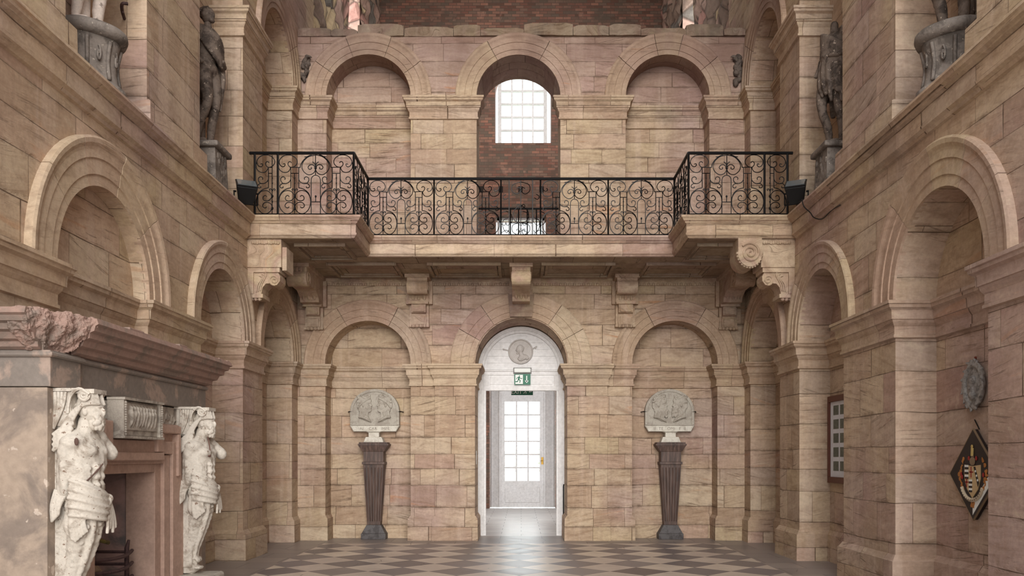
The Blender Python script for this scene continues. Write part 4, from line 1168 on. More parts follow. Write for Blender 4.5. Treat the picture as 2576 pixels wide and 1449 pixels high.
    if arm_hole:
        for q in range(3): mb.tube(catmull([P(.160-.006*q, .02+.012*q, 1.50-.012*q), P(.138-.008*q, .085+.012*q, 1.435-.014*q), P(.09-.01*q, .148+.008*q, 1.36-.012*q), P(.04-.01*q, .178+.003*q, 1.31-.01*q)], 4), .006, 5)
        mb.ball(P(.035, .185, 1.675), (.018, .012, .030), 10, 8)
        mb.build('sash_mark_hole_shade', plain('mark_brown', srgb(96,74,66), .9), t)
    else:
        mb.tube(catmull([P(.09, .03, 1.78), P(.12, .05, 1.66), P(.13, .06, 1.58)]), .006, 5); mb.ball(P(.118, .065, 1.57), (.02, .03, .014), 8, 6)
        mb.build('chip_mark', plain('mark_brown', srgb(104,74,66), .8), t)
    return t
caryatid(-3.52, 6.78, 'white plaster term figure with missing arms on the near side of the fireplace', True)
caryatid(-3.52, 9.24, 'white plaster term figure with missing arms on the far side of the fireplace', False)

# ================================================================ CHIMNEYPIECE
ch = thing('chimneypiece', (-3.9, 8.2, 0), 'weathered stone chimneypiece with a broken cornice and red moulded fire surround', 'fireplace')
CX = -3.70; YN, YE2 = 6.57, 9.87
def cbox(name, x0, x1, y0, y1, z0, z1, mat, bev=.006):
    mb = MB(); mb.box(x0, x1, y0, y1, z0, z1); return mb.build(name, mat, ch, bev=bev)
XW = -4.335
cbox('side_pier', -4.45, CX, YN, 7.02, 0, 2.10, M['chim']); cbox('side_pier', -4.18, CX, 9.15, YE2, 0, 2.09, M['chim'])
cbox('frieze', -4.18, CX, 7.02, YE2, 2.10, 2.39, M['chim_grey']); cbox('frieze_break', -4.44, CX+.03, YN-.012, 7.015, 2.105, 2.39, M['chim_grey'])
for y in (6.66, 9.12): cbox('figure_plinth', -3.70, -3.33, y-.1, y+.34, 0, .28, M['marble'], .03)
# red architrave stepping round the opening
FO = (7.37, 8.57, 1.40)
TC = lambda u, w, z: (CX-.03-w, u, z)
for k, (i, h) in enumerate(((0, .0), (.14, .035), (.30, .06))):
    mb = MB(); a, b, z = FO[0]-i, FO[1]+i, FO[2]+i*.62
    a2, b2 = a-(.14 if k < 2 else .28), b+(.14 if k < 2 else .28); zz = z+(.09 if k < 2 else .13)
    mb.box(a2, a, -h, .3, 0, zz, TC); mb.box(b, b2, -h, .3, 0, zz, TC); mb.box(a, b, -h, .3, z, zz, TC)
    mb.build('architrave', M['chim_red'], ch, bev=.008)
mb = MB(); mb.box(7.05, 9.13, -.02, .3, 1.66, 1.90, TC)
mb.box(7.35, 7.50, -.10, .0, 1.605, 1.88, TC); mb.box(8.42, 8.57, -.10, .0, 1.605, 1.798, TC); mb.box(7.352, 8.568, -.102, 0, 1.52, 1.60, TC)
mb.box(8.42, 9.02, -.09, 0, 1.80, 1.882, TC); mb.box(8.95, 9.018, -.088, 0, 1.35, 1.798, TC)
mb.build('eared_moulding', M['chim_red'], ch, bev=.012)
# carved band and figured tablet
def relief(name, x, y0, y1, z0, z1, mat, parent, n, seed, tall=False):
    rr = random.Random(seed); P_ = []
    P_.append(('b', (x-.06, x, y0, y1, z0, z1)))
    if tall:
        for k in range(n):
            y = y0+.05+(y1-y0-.1)*(k+.5)/n; h = z1-z0
            P_.append(('tt', [(x, y+rr.uniform(-.02,.02), z0+.04), (x+.01, y+rr.uniform(-.02,.02), z0+h*.35), (x+.015, y+rr.uniform(-.01,.01), z0+h*.62), (x+.01, y, z0+h*.70)], [.012, .014, .022, .012]))
            P_.append(('e', (x+.012, y, z0+h*.79), (.016, .018, .022)))
            P_.append(('t', [(x+.01, y, z0+h*.62), (x+.012, y+rr.uniform(-.05,.05), z0+h*.5)], .009))
    else:
        for k in range(n):
            y = y0+(y1-y0)*(k+.5)/n; z = (z0+z1)/2+.02*(-1)**k
            P_.append(('t', [(x, y+a*1.0, z+b) for a, b in spiral_pts(0, 0, .008, .055, k*1.1, 1.2*(-1)**k, 14)], .012))
            for q in range(3): P_.append(('e', (x+.004, y+rr.uniform(-.06,.06), z+rr.uniform(-.06,.06)), (.014, .02, .016)))
    return blob(name, P_, .008, mat, parent, 1)
relief('carved_band', CX-.06, 7.05, 9.12, 1.87, 2.09, M['plaster_dull'], ch, 18, 4)
tb = cbox('tablet', CX-.05, CX+.12, 7.56, 8.29, 1.75, 2.065, M['plaster_dull'])
relief('figure_relief', CX+.135, 7.60, 8.25, 1.80, 2.05, M['plaster_dull'], ch, 9, 8, True)
mb = MB()
for z in (1.725, 2.07): mb.box(CX+.0, CX+.165, 7.51, 8.34, z, z+.022)
for y in (7.52, 8.28):
    mb.box(CX+.0, CX+.15, y, y+.05, 1.735, 2.075)
    for k in range(14): mb.ball((CX+.155, y+.025, 1.76+.022*k), .012, 6, 4)
mb.build('tablet_frame', M['plaster_dull'], ch)
# cornice, its near corner broken away
CP = [(0,0),(0,.22),(.045,.235),(.06,.21),(.10,.20),(.115,.165),(.16,.16),(.175,.12),(.225,.10),(.24,.06),(.28,.055),(.30,.02),(.30,0)]
mb = MB()
pth = [(-4.18, YE2), (CX, YE2), (CX, YN+.55)]
mb.mould([(CX, YN+.33), (CX, YE2), (-4.18, YE2)], [(a, b) for a, b in CP], lambda u, w, z: (u, w, z), 2.69)
mb.box(-4.3, CX+.005, YN+.33, YE2, 2.385, 2.685)
mb.mould([(-4.9, YN), (CX-.04, YN)], CP, lambda u, w, z: (u, w, z), 2.69)
mb.box(-4.9, CX-.03, YN, YN+.4, 2.39, 2.685)
corn = mb.build('cornice', M['chim_corn'], ch)
rr = random.Random(11); bk = MB()
pl = [(CX-.20, YN-.21), (CX-.05, YN-.20), (CX-.0, YN-.13), (CX+.03, YN-.06), (CX+.03, YN+.04), (CX+.10, YN+.10), (CX+.12, YN+.22), (CX+.18, YN+.27), (CX+.21, YN+.36), (CX-.15, YN+.40)]
n = len(pl); vs = []
for z, q in ((2.388, .45), (2.45, .62), (2.53, .86), (2.60, .98), (2.66, 1.0), (2.70, .90)):
    for x_, y_ in pl:
        mx, my = CX-.12, YN+.12
        vs.append((mx+(x_-mx)*q+rr.uniform(-.02,.02), my+(y_-my)*q+rr.uniform(-.02,.02), z+rr.uniform(-.012,.012)))
bk.add(vs, [(i*n+k, i*n+(k+1) % n, (i+1)*n+(k+1) % n, (i+1)*n+k) for i in range(5) for k in range(n)]+[list(range(n))[::-1], list(range(5*n, 6*n))])
o = bk.build('broken_corner', M['chim_corn'], ch)
m = o.modifiers.new('merge', 'REMESH'); m.mode = 'VOXEL'; m.voxel_size = .010
for nm, sc, st in (('coarse', .10, .07), ('fine', .022, .022)):
    tx = bpy.data.textures.new('break_'+nm, 'CLOUDS'); tx.noise_scale = sc
    m = o.modifiers.new(nm, 'DISPLACE'); m.texture = tx; m.strength = st; m.texture_coords = 'GLOBAL'; m.mid_level = .5
mb = MB(); mb.mould([(-4.45, YN-.012), (CX+.03, YN-.012), (CX+.03, 7.0), (CX+.0, 7.0), (CX, YE2-.01)], [(0,0),(0,.02),(.012,.032),(.028,.032),(.04,.02),(.04,0)], lambda u, w, z: (u, w, z), 2.375)
mb.build('bead_moulding', M['chim_grey'], ch)
mb = MB(); x = YN+.45
while x < YE2+.15:                                                  # ragged upper edge
    l = rr.uniform(.12, .3); mb.box(CX-.45, CX+.20+rr.uniform(-.05, .03), x+.002, min(x+l, YE2+.2)-.002, 2.67, 2.69+rr.uniform(.0, .03)); x += l
mb.build('weathered_top', M['chim_corn'], ch, bev=.01)
# hearth interior
mb = MB()
mb.box(-4.60, -4.55, 7.2, 8.75, 0, 1.6); mb.box(-4.55, -3.95, 8.60, 8.66, 0, 1.6); mb.box(-4.55, -3.95, 7.28, 7.34, 0, 1.6); mb.box(-4.55, -3.95, 7.34, 8.60, 1.44, 1.5)
mb.build('hearth_lining', M['soot'], ch)
mb = MB(); mb.box(-4.55, -3.6, 7.34, 8.60, 0, .06); mb.build('hearth_slab', M['slate'], ch)
# iron fire basket
gt = thing('fire_grate', (-4.1, 8.0, .06), 'rusty iron fire basket standing in the fireplace opening', 'grate')
for y in (7.60, 8.28):
    for x in (-4.3, -3.88):
        mb = MB(); mb.tube([(x, y, .06), (x, y, .66), (x+.02, y, .74)], [.022, .022, .012], 6); mb.build('standard', M['rust_iron'], gt)
for z in (.24, .37, .50, .62):
    mb = MB()
    mb.tube(catmull([(-3.88, 7.55, z), (-3.80, 7.75, z-.01), (-3.78, 8.0, z-.01), (-3.82, 8.2, z), (-3.86, 8.35, z+.01)]), .018, 6)
    mb.tube([(-4.3, 8.3, z), (-3.86, 8.3, z)], .016, 6); mb.tube([(-4.3, 7.58, z), (-3.86, 7.58, z)], .016, 6)
    mb.build('basket_bar', M['rust_iron'], gt)
mb = MB(); mb.box(-4.34, -4.31, 7.58, 8.3, .2, .78); mb.prism([(7.6, .78), (8.28, .78), (7.94, .92)], lambda u, w, z: (-4.33+w, u, z), 0, .02)
mb.build('fireback', M['rust_iron'], gt)
mb = MB(); mb.tube([(-3.8, 8.36, .30), (-3.74, 8.62, .31)], .02, 6); mb.tube([(-3.74, 8.62, .33), (-3.74, 8.62, .06)], .014, 6); mb.tube([(-4.25, 8.4, .30), (-3.8, 8.36, .30)], .016, 6)
mb.build('side_trivet', M['rust_iron'], gt)
mb = MB()
bark = weathered('log_bark', srgb(84,64,58), srgb(54,42,38), .8, 10)
for k in range(4):
    mb = MB(); mb.tube([(-4.23+.10*k, 7.66, .18), (-4.21+.10*k, 8.25, .18)], .038, 6)
    o = tag(mb.build('fire_log', bark), 'dark charred log lying low in the iron fire basket', 'log', 'charred logs in the fire basket')
mb = MB()
mb.tube(catmull([(-4.2, 7.6, .80), (-4.1, 7.9, .80), (-4.02, 8.2, .72)]), [.03, .03, .03, .03, .028, .028, .026, .024, .02, .02, .02][:11], 6)
tag(mb.build('fire_log', weathered('mossy_bark', srgb(120,108,60), srgb(70,54,42), .8, 10)), 'mossy branch lying across the top of the fire basket', 'log')

# ================================================================ PEDESTALS WITH DOUBLE PORTRAITS
def pedestal(x, label):
    y = YB+.28
    t = thing('pedestal', (x, y, 0), label, 'pedestal', 'fluted pedestals in the wall niches')
    mb = MB(); mb.box(x-.235, x+.235, y-.13, y+.15, 0, .11); mb.frustum((x, y+.01), .11, .27, .225, .13, .135, .10)
    mb.build('base', M['slate'], t, bev=.008)
    mb = MB(); mb.frustum((x, y+.02), .27, 1.43, .125, .095, .195, .13)
    mb.build('shaft', M['wood'], t, bev=.004)
    mb = MB()
    for k in range(6):
        f = -1+2*k/5
        mb.tube([(x+f*.105, y-.078, .34), (x+f*.16, y-.112, 1.36)], .011, 6)
    for s in (-1, 1):
        for k in range(3): f = -.6+.6*k; mb.tube([(x+s*.125, y+.02+f*.08, .34), (x+s*.19, y+.02+f*.11, 1.36)], .010, 6)
    mb.build('fluting', M['wood'], t)
    mb = MB()
    mb.box(x-.215, x+.215, y-.135, y+.155, 1.42, 1.47); mb.box(x-.19, x+.19, y-.12, y+.14, 1.47, 1.66)
    mb.frustum((x, y+.01), 1.66, 1.78, .20, .13, .285, .16); mb.box(x-.29, x+.29, y-.155, y+.165, 1.78, 1.81); mb.box(x-.27, x+.27, y-.145, y+.155, 1.81, 1.84)
    mb.build('capital', M['wood'], t, bev=.004)
    mb = MB(); mb.frustum((x, y+.01), 1.84, 1.94, .19, .12, .15, .11)
    mb.box(x-.10, x+.10, y-.075, y+.10, 1.94, 2.02); mb.frustum((x, y+.01), 2.02, 2.045, .10, .085, .15, .11)
    mb.build('socle', M['marble_light'], t, bev=.006)
    return t
def portraits(x, label, kind, letters):
    y = YB+.36; zb = 2.046
    t = thing('portrait_plaque', (x, y, zb), label, 'plaque', 'double portrait plaques on the pedestals')
    h = .47; top = zb+.38
    arc = [(x+h*math.cos(PI*i/28), top+h*.92*math.sin(PI*i/28)) for i in range(29)]
    T = lambda u, w, z: (u, y+w, z)
    mb = MB(); mb.prism([(x-h+.06, zb), (x+h-.06, zb), (x+h-.03, zb+.06), (x+h, zb+.10)] + arc + [(x-h, zb+.10), (x-h+.03, zb+.06)], T, -.045, .07)
    mb.build('slab', M['marble'], t)
    mb = MB()
    ring(mb, .415, .47, -.062, -.04, 0, lambda u, w, z: (x+u, y+w, top+z*.92), n=30)
    for s in (-1, 1): mb.box(x+s*.4425-.0275, x+s*.4425+.0275, y-.062, y-.04, zb+.13, top)
    mb.box(x-.44, x+.44, y-.058, y-.04, zb+.115, zb+.14)
    mb.build('rim', M['marble'], t, bev=.005)
    mb = MB(); mb.prism([(x-.40, zb+.005), (x+.40, zb+.005), (x+.46, zb+.11), (x-.46, zb+.11)], T, -.06, -.03)
    mb.build('inscription_band', M['marble_light'], t, bev=.003)
    text(letters, .075, (x, y-.0615, zb+.055), M['text'], 'inscription', t, ext=.001, sp=1.1)
    for s in (-1, 1):
        def G(px, py): return (x-(700-px)*.00103 if s < 0 else x+(700-px)*.00103, zb+.145+(820-py)*.00103)
        def P(px, py, d=0):
            g = G(px, py); return (g[0], y-.075-d, g[1])
        face = [(625,275),(560,268),(480,290),(410,335),(372,430),(375,520),(425,560),(425,620),(398,700),(470,725),(560,765),(645,788),(600,715),(580,645),(590,605)]
        face += [(650,700),(668,640),(655,560)] if kind else [(625,598),(642,575)]
        face += [(640,548),(628,536),(646,520),(634,500),(662,486),(640,448),(630,425),(643,385),(622,335)]
        H = [('p', [G(a_, b_) for a_, b_ in face], y-.085, y-.035), ('e', P(610, 560), (.03, .012, .02)), ('e', P(440, 560), (.04, .012, .04)), ('e', P(540, 700), (.05, .012, .05)), ('e', P(480, 390), (.095, .028, .10)), ('e', P(560, 400), (.07, .022, .09)), ('e', P(570, 510), (.055, .022, .055)),
             ('e', P(492, 480, .012), (.018, .02, .032)), ('e', P(600, 432, .01), (.03, .016, .012)), ('e', P(500, 620), (.06, .028, .07)), ('e', P(480, 680), (.06, .026, .035)), ('e', P(600, 465, .012), (.014, .012, .010)),
             ('tt', [P(405, 690, .01), P(500, 700, .02), P(620, 770, .01)], [.02, .026, .01])]
        rr = random.Random(int(x*10)+s)
        for k in range(46):
            px = rr.uniform(385, 600); py = rr.uniform(285, 430)
            if px > 540 and py > 370: continue
            H.append(('e', P(px, py, .012), (.020, .020, .014)))
        if kind:
            for k in range(30): H.append(('e', P(rr.uniform(560, 655), rr.uniform(545, 690), .008), (.018, .018, .022)))
        else:
            H.append(('t', [P(625, 340, .015), P(540, 385, .02), P(450, 450, .02), P(400, 520, .01)], .016))
        blob('portrait_head', H, .0055, M['marble'], t, 1)
    for s in (-1, 1):
        mb = MB(); mb.tube([(x+s*.45, y-.06, top), (x+s*.50, y-.02, top+.003), (x+s*.53, y+.09, top)], .011, 5); mb.build('iron_cramp', M['iron'], t)
pedestal(-2.80, 'dark fluted tapering pedestal in the left niche of the back wall')
pedestal(2.84, 'dark fluted tapering pedestal in the right niche of the back wall')
portraits(-2.80, 'round topped grey plaque of two facing beardless profiles, in the left niche', 0, 'AI    CAR   IMPE')
portraits(2.84, 'round topped grey plaque of two facing bearded profiles, in the right niche', 1, 'II  TE   OMI   F  II')

# ================================================================ STATUES ABOVE THE STRING COURSE
def niche_pedestal(s, y, x, square, label):
    t = thing('statue_pedestal', (s*x, y, ZG), label, 'pedestal', 'weathered statue pedestals above the string course')
    mat = weathered('pedestal_grey', srgb(128,118,110), srgb(84,76,70), .8, 6, extra=srgb(176,164,150), bump=.015)
    if square:
        mb = MB(); mb.frustum((s*x, y), ZG, ZG+.12, .31, .34, .25, .27); mb.frustum((s*x, y), ZG+.12, ZG+.6, .23, .25, .21, .23)
        for k in range(18): mb.ball((s*(x-.215), y-.2+.4*random.random(), ZG+.16+.4*random.random()), (.015, .04, .05), 6, 4)
        mb.build('pedestal_body', mat, t, bev=.02)
        mb = MB(); mb.box(s*x-.27, s*x+.27, y-.30, y+.30, ZG+.6, ZG+.68); mb.build('pedestal_top', mat, t, bev=.025)
    else:
        mb = MB(); mb.lathe([(.34, 0), (.34, .08), (.27, .14), (.25, .25), (.26, .45), (.29, .56)], (s*x, y, ZG), 40, .05)
        for k in range(8):
            a = 2*PI*k/8+.39; q = .27
            mb.tube(catmull([(s*x+q*1.03*math.cos(a), y+q*1.03*math.sin(a), ZG+.15), (s*x+.255*math.cos(a), y+.255*math.sin(a), ZG+.34), (s*x+.29*math.cos(a), y+.29*math.sin(a), ZG+.53)], 4), .02, 6)
            a += .39
            mb.tube([(s*x+(.262+.01)*math.cos(a+p*.9), y+(.262+.01)*math.sin(a+p*.9), ZG+.38+q2) for p, q2 in spiral_pts(0, 0, .02, .085, 0, 1.3, 16)], .012, 5)
        mb.build('pedestal_body', mat, t, smooth=True)
        mb = MB(); mb.lathe([(.29, .56), (.345, .58), (.36, .62), (.355, .665), (.33, .69)], (s*x, y, ZG), 40, .03)
        mb.build('pedestal_top', mat, t, smooth=True)
def figure(x, y, z, rz, mat, label, head=True, H=2.05, bare=False, robe=False):
    """standing draped figure, weight on one leg"""
    t = thing('standing_statue', (x, y, z), label, 'statue', 'plaster statues above the string course')
    R = rotz(rz); k = H/1.8
    def P(a, b, c): v = R @ Vector((a*k, b*k, 0)); return (x+v.x, y+v.y, z+c*k)     # a side, b front(-), c up
    B = []
    E = lambda a, b, c, p, q, r: B.append(('e', P(a, b, c), (p*k, q*k, r*k), R))
    # legs and feet
    B.append(('tt', [P(.09, 0, .95), P(.11, -.03, .72), P(.10, -.03, .50), P(.10, .02, .28), P(.09, .03, .08)], [.095*k, .088*k, .06*k, .056*k, .04*k]))
    B.append(('tt', [P(-.09, 0, .95), P(-.12, -.08, .72), P(-.12, -.10, .50), P(-.13, .0, .28), P(-.14, .04, .08)], [.095*k, .088*k, .058*k, .054*k, .038*k]))
    E(.10, -.05, .035, .045, .11, .035); E(-.15, -.02, .035, .045, .11, .035)
    E(0, 0, .98, .165, .115, .13); E(0, 0, 1.14, .14, .10, .14); E(0, -.01, 1.30, .17, .12, .15)
    E(.16, 0, 1.40, .07, .07, .07); E(-.16, 0, 1.40, .07, .07, .07)
    B.append(cap(P(0, 0, 1.42), P(0, -.01, 1.54), .055*k, .05*k))
    B.append(('tt', [P(.19, 0, 1.40), P(.23, -.01, 1.22), P(.21, -.08, 1.08), P(.08, -.17, 1.10)], [.05*k, .045*k, .04*k, .028*k]))
    B.append(('tt', [P(-.19, 0, 1.40), P(-.25, .02, 1.22), P(-.24, -.05, 1.05), P(-.22, -.12, .95)], [.05*k, .045*k, .038*k, .025*k]))
    blob('figure_body', B, .016, mat, t, 3, .014, .05)
    if head:
        Hh = [('e', P(0, -.01, 1.66), (.075*k, .088*k, .105*k), R), ('e', P(0, .02, 1.69), (.085*k, .09*k, .09*k), R), ('e', P(0, -.095, 1.64), (.014*k, .02*k, .03*k), R),
              ('e', P(0, -.07, 1.585), (.04*k, .035*k, .03*k), R), ('e', P(0, -.078, 1.685), (.05*k, .016*k, .012*k), R), ('e', P(0, -.085, 1.605), (.024*k, .014*k, .008*k), R)]
        for s in (-1, 1): Hh += [('e', P(s*.075, 0, 1.65), (.012*k, .02*k, .03*k), R), ('e', P(s*.03, -.078, 1.665), (.014*k, .012*k, .01*k), R)]
        for q in range(16):
            a = q*.5; Hh.append(('e', P(.08*math.cos(a), .02+.085*math.sin(a), 1.71+.02*math.sin(q*1.7)), (.024*k, .024*k, .024*k)))
        blob('head', Hh, .010, mat, t, 1)
    D = []
    for q in range(9):                                          # cloak folds across the chest and down one side
        o = .035*q
        D.append(('t', [P(-.19, .0, 1.46-o*.4), P(-.08, -.135, 1.42-o), P(.06, -.15, 1.34-o*1.1), P(.18, -.08, 1.24-o*.8), P(.2, .05, 1.2-o*.8)], .026*k))
    for q in range(6):
        a = -.16+.07*q
        D.append(('tt', [P(a, .10, 1.42), P(a*1.25, .13, 1.1), P(a*1.3, .13, .75), P(a*1.1, .12, .45 if not bare else .6)], [.05*k, .05*k, .045*k, .03*k]))
    for q in range(4):
        D.append(('tt', [P(.17+.02*q, -.05+.04*q, 1.2), P(.2+.01*q, -.08+.05*q, .95), P(.17, -.07+.05*q, .7), P(.18, -.05+.05*q, .5)], [.03*k, .035*k, .035*k, .015*k]))
    if robe:
        for q in range(15):
            a = 2*PI*q/15; e = .62 if q % 3 else .52
            D.append(('tt', [P(.15*math.cos(a), .115*math.sin(a), 1.18), P(.185*math.cos(a), .15*math.sin(a), .98), P(.19*math.cos(a+.1), .165*math.sin(a+.1), .78), P(.18*math.cos(a+.15)+.02, .16*math.sin(a+.15), e)], [.04*k, .045*k, .042*k, .02*k]))
        for q in range(4): D.append(('t', [P(-.17, -.02, 1.2-.09*q), P(0, -.17, 1.12-.1*q), P(.18, -.05, 1.0-.08*q)], .024*k))
    blob('cloak', D, .015, mat, t, 2, .01, .04)
    mb = MB(); mb.tube(catmull([P(.0, .12, 0), P(.03, .14, .3), P(.0, .13, .62)]), .07*k, 8); mb.build('tree_stump', mat, t, smooth=True)
    return t
for s, sd in ((-1, 'left'), (1, 'right')):
    niche_pedestal(s, 8.62, 4.42, False, 'round grey carved pedestal in the near recess above the %s string course' % sd)
    niche_pedestal(s, 11.80, 4.42, True, 'square grey pedestal in the far recess above the %s string course' % sd)
figure(-4.40, 8.62, ZG+.69, math.radians(70), M['statue_pale'], 'pale statue of which only the lower legs show, on the near left pedestal', bare=True)
figure(-4.40, 11.80, ZG+.68, math.radians(70), M['statue'], 'dark weathered cloaked statue with bowed head, in the far left recess', H=2.0)
figure(4.42, 8.62, ZG+.69, math.radians(-70), M['statue'], 'dark ragged statue of which only the hem and feet show, on the near right pedestal', robe=True)
figure(4.40, 11.80, ZG+.68, math.radians(-70), M['statue'], 'dark weathered headless draped statue in the far right recess', head=False, H=2.0, robe=True)

# ================================================================ RIGHT WALL HANGINGS
ht = thing('hatchment', (W+DEP-.03, 8.55, 1.377), 'diamond shaped black hatchment board with a painted coat of arms, on the right wall', 'coat of arms')
HT = lambda u, w, z: (W+DEP-.01-w, 8.55-u, 1.377+z)    # u to the right as seen, w out of the wall
h = .46
mb = MB(); mb.prism([(-h, 0), (0, -h), (h, 0), (0, h)], HT, 0, .05); mb.build('board', plain('hatchment_black', srgb(44,36,34), .55, var=.2), ht)
mb = MB()
for a, b in (((-h, 0), (0, -h)), ((0, -h), (h, 0)), ((h, 0), (0, h)), ((0, h), (-h, 0))):
    mb.tube([HT(a[0], .04, a[1]), HT(b[0], .04, b[1])], .014, 4)
mb.build('moulding', plain('hatchment_frame', srgb(118,98,74), .6), ht)
mb = MB(); mb.prism([(0, -.30), (0, -.41), (.38, -.03), (.38, 0), (.30, 0), (.02, -.28)], HT, .05, .053)
mb.build('white_half', M['white'], ht)
cream = plain('arms_cream', srgb(196,170,128), .6); redp = plain('arms_red', srgb(150,40,36), .6); goldp = plain('arms_gold', srgb(170,112,56), .6, var=.3); blk_ = plain('arms_black', srgb(24,20,20), .5)
mb = MB(); mb.prism([(-.15, .10), (-.15, -.04), (-.10, -.15), (0, -.24), (.10, -.15), (.15, -.04), (.15, .10), (0, .085)], HT, .05, .058); mb.build('shield', cream, ht)
mb = MB()
for q in range(3):
    mb.box(-.14, -.07, .058, .061, .075-.05*q-.022, .075-.05*q, HT) if q < 3 else None
    mb.box(-.06, .0, .058, .061, -.07-.045*q-.02, -.07-.045*q, HT)
mb.prism([(.03, .08), (.06, .08), (.13, -.08), (.11, -.12)], HT, .058, .061)
mb.build('black_charges', blk_, ht)
mb = MB()
for q in range(3):
    mb.box(-.14, -.07, .058, .0612, .097-.05*q-.022, .097-.05*q, HT); mb.box(-.06, 0, .058, .0612, -.05-.045*q-.02, -.05-.045*q, HT)
    mb.ball(HT(.068+.02*q, .062, .035-.045*q), (.004, .013, .013), 8, 6)
mb.build('white_charges', M['white'], ht)
mb = MB(); mb.box(-.05, .02, .058, .0615, .02, .032, HT); mb.box(-.025, -.012, .058, .0615, -.03, .08, HT); mb.box(-.13, -.07, .058, .0615, -.085, -.073, HT); mb.box(-.11, -.098, .058, .0615, -.13, -.04, HT)
mb.build('cross', redp, ht)
mb = MB(); rr = random.Random(2)
for q in range(60):
    s = -1 if q % 2 else 1; tt = rr.random()
    mb.ball(HT(s*(.17+.10*math.sin(tt*3.1)*rr.uniform(.5, 1)), .053, .17-.34*tt), (.003, rr.uniform(.010, .026), rr.uniform(.010, .026)), 6, 4)
for q in range(10): mb.ball(HT(rr.uniform(-.05, .03), .053, rr.uniform(-.33, -.28)), (.003, .018, .018), 6, 4)
mb.build('mantling', goldp, ht)
mb = MB()
for a, b in ((-.07, .165), (.07, .165), (-.22, .0), (-.2, -.03), (.2, 0)): mb.ball(HT(a, .055, b), (.004, .022, .024), 7, 5)
mb.build('red_mantling', redp, ht)
mb = MB(); mb.ball(HT(0, .056, .135), (.008, .055, .045), 10, 6); mb.ball(HT(0, .056, .185), (.006, .03, .012), 8, 5); mb.build('helmet', plain('arms_steel', srgb(132,112,88), .5), ht)
mb = MB(); mb.tube([HT(0, .056, .19), HT(.005, .056, .27)], .016, 6); mb.ball(HT(-.008, .056, .285), (.006, .022, .02), 8, 5); mb.build('crest', plain('arms_yellow', srgb(196,170,104), .6), ht)
mb = MB(); pts = [HT(.21*math.cos(a)*.95, .057, -.09+.17*math.sin(a)) for a in [math.radians(195+15*i) for i in range(11)]]
mb.tube(pts, .022, 5); mb.build('motto_ribbon', plain('ribbon', srgb(206,190,164), .6), ht)
mb = MB()
for i in range(13):
    a = math.radians(205+10.8*i); c_, s_ = math.cos(a), math.sin(a)
    mb.tube([HT((.20-.010)*c_, .078, -.09+(.17-.010)*s_), HT((.20+.010)*c_, .078, -.09+(.17+.010)*s_)], .003, 4)
mb.build('motto_lettering', blk_, ht)
mb = MB(); mb.tube([HT(.02, -.005, .46), HT(-.06, -.0, .56)], .006, 5); mb.build('hanging_hook', M['iron'], ht)

wp = thing('wreath_medallion', (W+DEP-.04, 8.52, 2.285), 'oval grey wreathed portrait medallion above the hatchment on the right wall', 'medallion')
WT = lambda u, w, z: (W+DEP-.01-w, 8.55-u, 2.285+z)
B = [('e', WT(0, .03, 0), (.035, .14, .18))]
for q in range(46):
    a = 2*PI*q/46; r = rr.uniform(.9, 1.1)
    B.append(('tt', [WT(.17*r*math.cos(a), .04, .215*r*math.sin(a)), WT(.20*r*math.cos(a+.18), .055+rr.uniform(-.02, .02), .25*r*math.sin(a+.18))], [.024, .008]))
    B.append(('e', WT(.165*math.cos(a), .04, .205*math.sin(a)), (.03, .024, .024)))
blob('wreath', B, .008, M['leadgrey'], wp, 1)
B = [('e', WT(.0, .06, .03), (.035, .05, .065)), ('e', WT(-.045, .065, .02), (.02, .014, .014)), ('e', WT(-.03, .065, -.03), (.02, .022, .02)), ('e', WT(.02, .065, .05), (.035, .055, .05)), cap(WT(.01, .05, -.03), WT(.01, .05, -.10), .03, .05)]
blob('portrait_head', B, .006, M['leadgrey'], wp, 1)
mb = MB(); mb.tube([WT(0, .03, .23), WT(.0, .02, .29)], .012, 5); mb.ball(WT(.01, .03, .275), (.012, .02, .014), 6, 5); mb.build('hanger', plain('rust_hook', srgb(110,50,38), .8), wp)

bd = thing('framed_board', (W+DEP-.03, 12.2, 1.82), 'brown framed display board of small photographs on the right wall, half hidden by a pier', 'picture')
FT = lambda u, w, z: (W+DEP-w, 12.62-u, z)
z0_, z1_, ln = 1.175, 2.46, 1.25
mb = MB(); f = .055
mb.box(0, ln, 0, .06, z0_, z0_+f*1.6, FT); mb.box(0, ln, 0, .06, z1_-f*1.6, z1_, FT); mb.box(0, f, 0, .06, z0_+f*1.6, z1_-f*1.6, FT); mb.box(ln-f, ln, 0, .06, z0_+f*1.6, z1_-f*1.6, FT)
mb.build('frame', M['frame_wood'], bd, bev=.004)
mb = MB(); mb.box(f, ln-f, .0, .03, z0_+f, z1_-f, FT); mb.build('mount', plain('mount_white', srgb(214,216,222), .7), bd)
for i in range(5):
    for j in range(4):
        mb = MB(); zc = z0_+.24+.205*i; mb.box(f+.12+.26*j, f+.32+.26*j, .03, .033, zc-.06, zc+.08, FT)
        mb.build('photograph', plain('photo_grey', srgb(92,98,88), .5, scale=30, var=.5), bd)

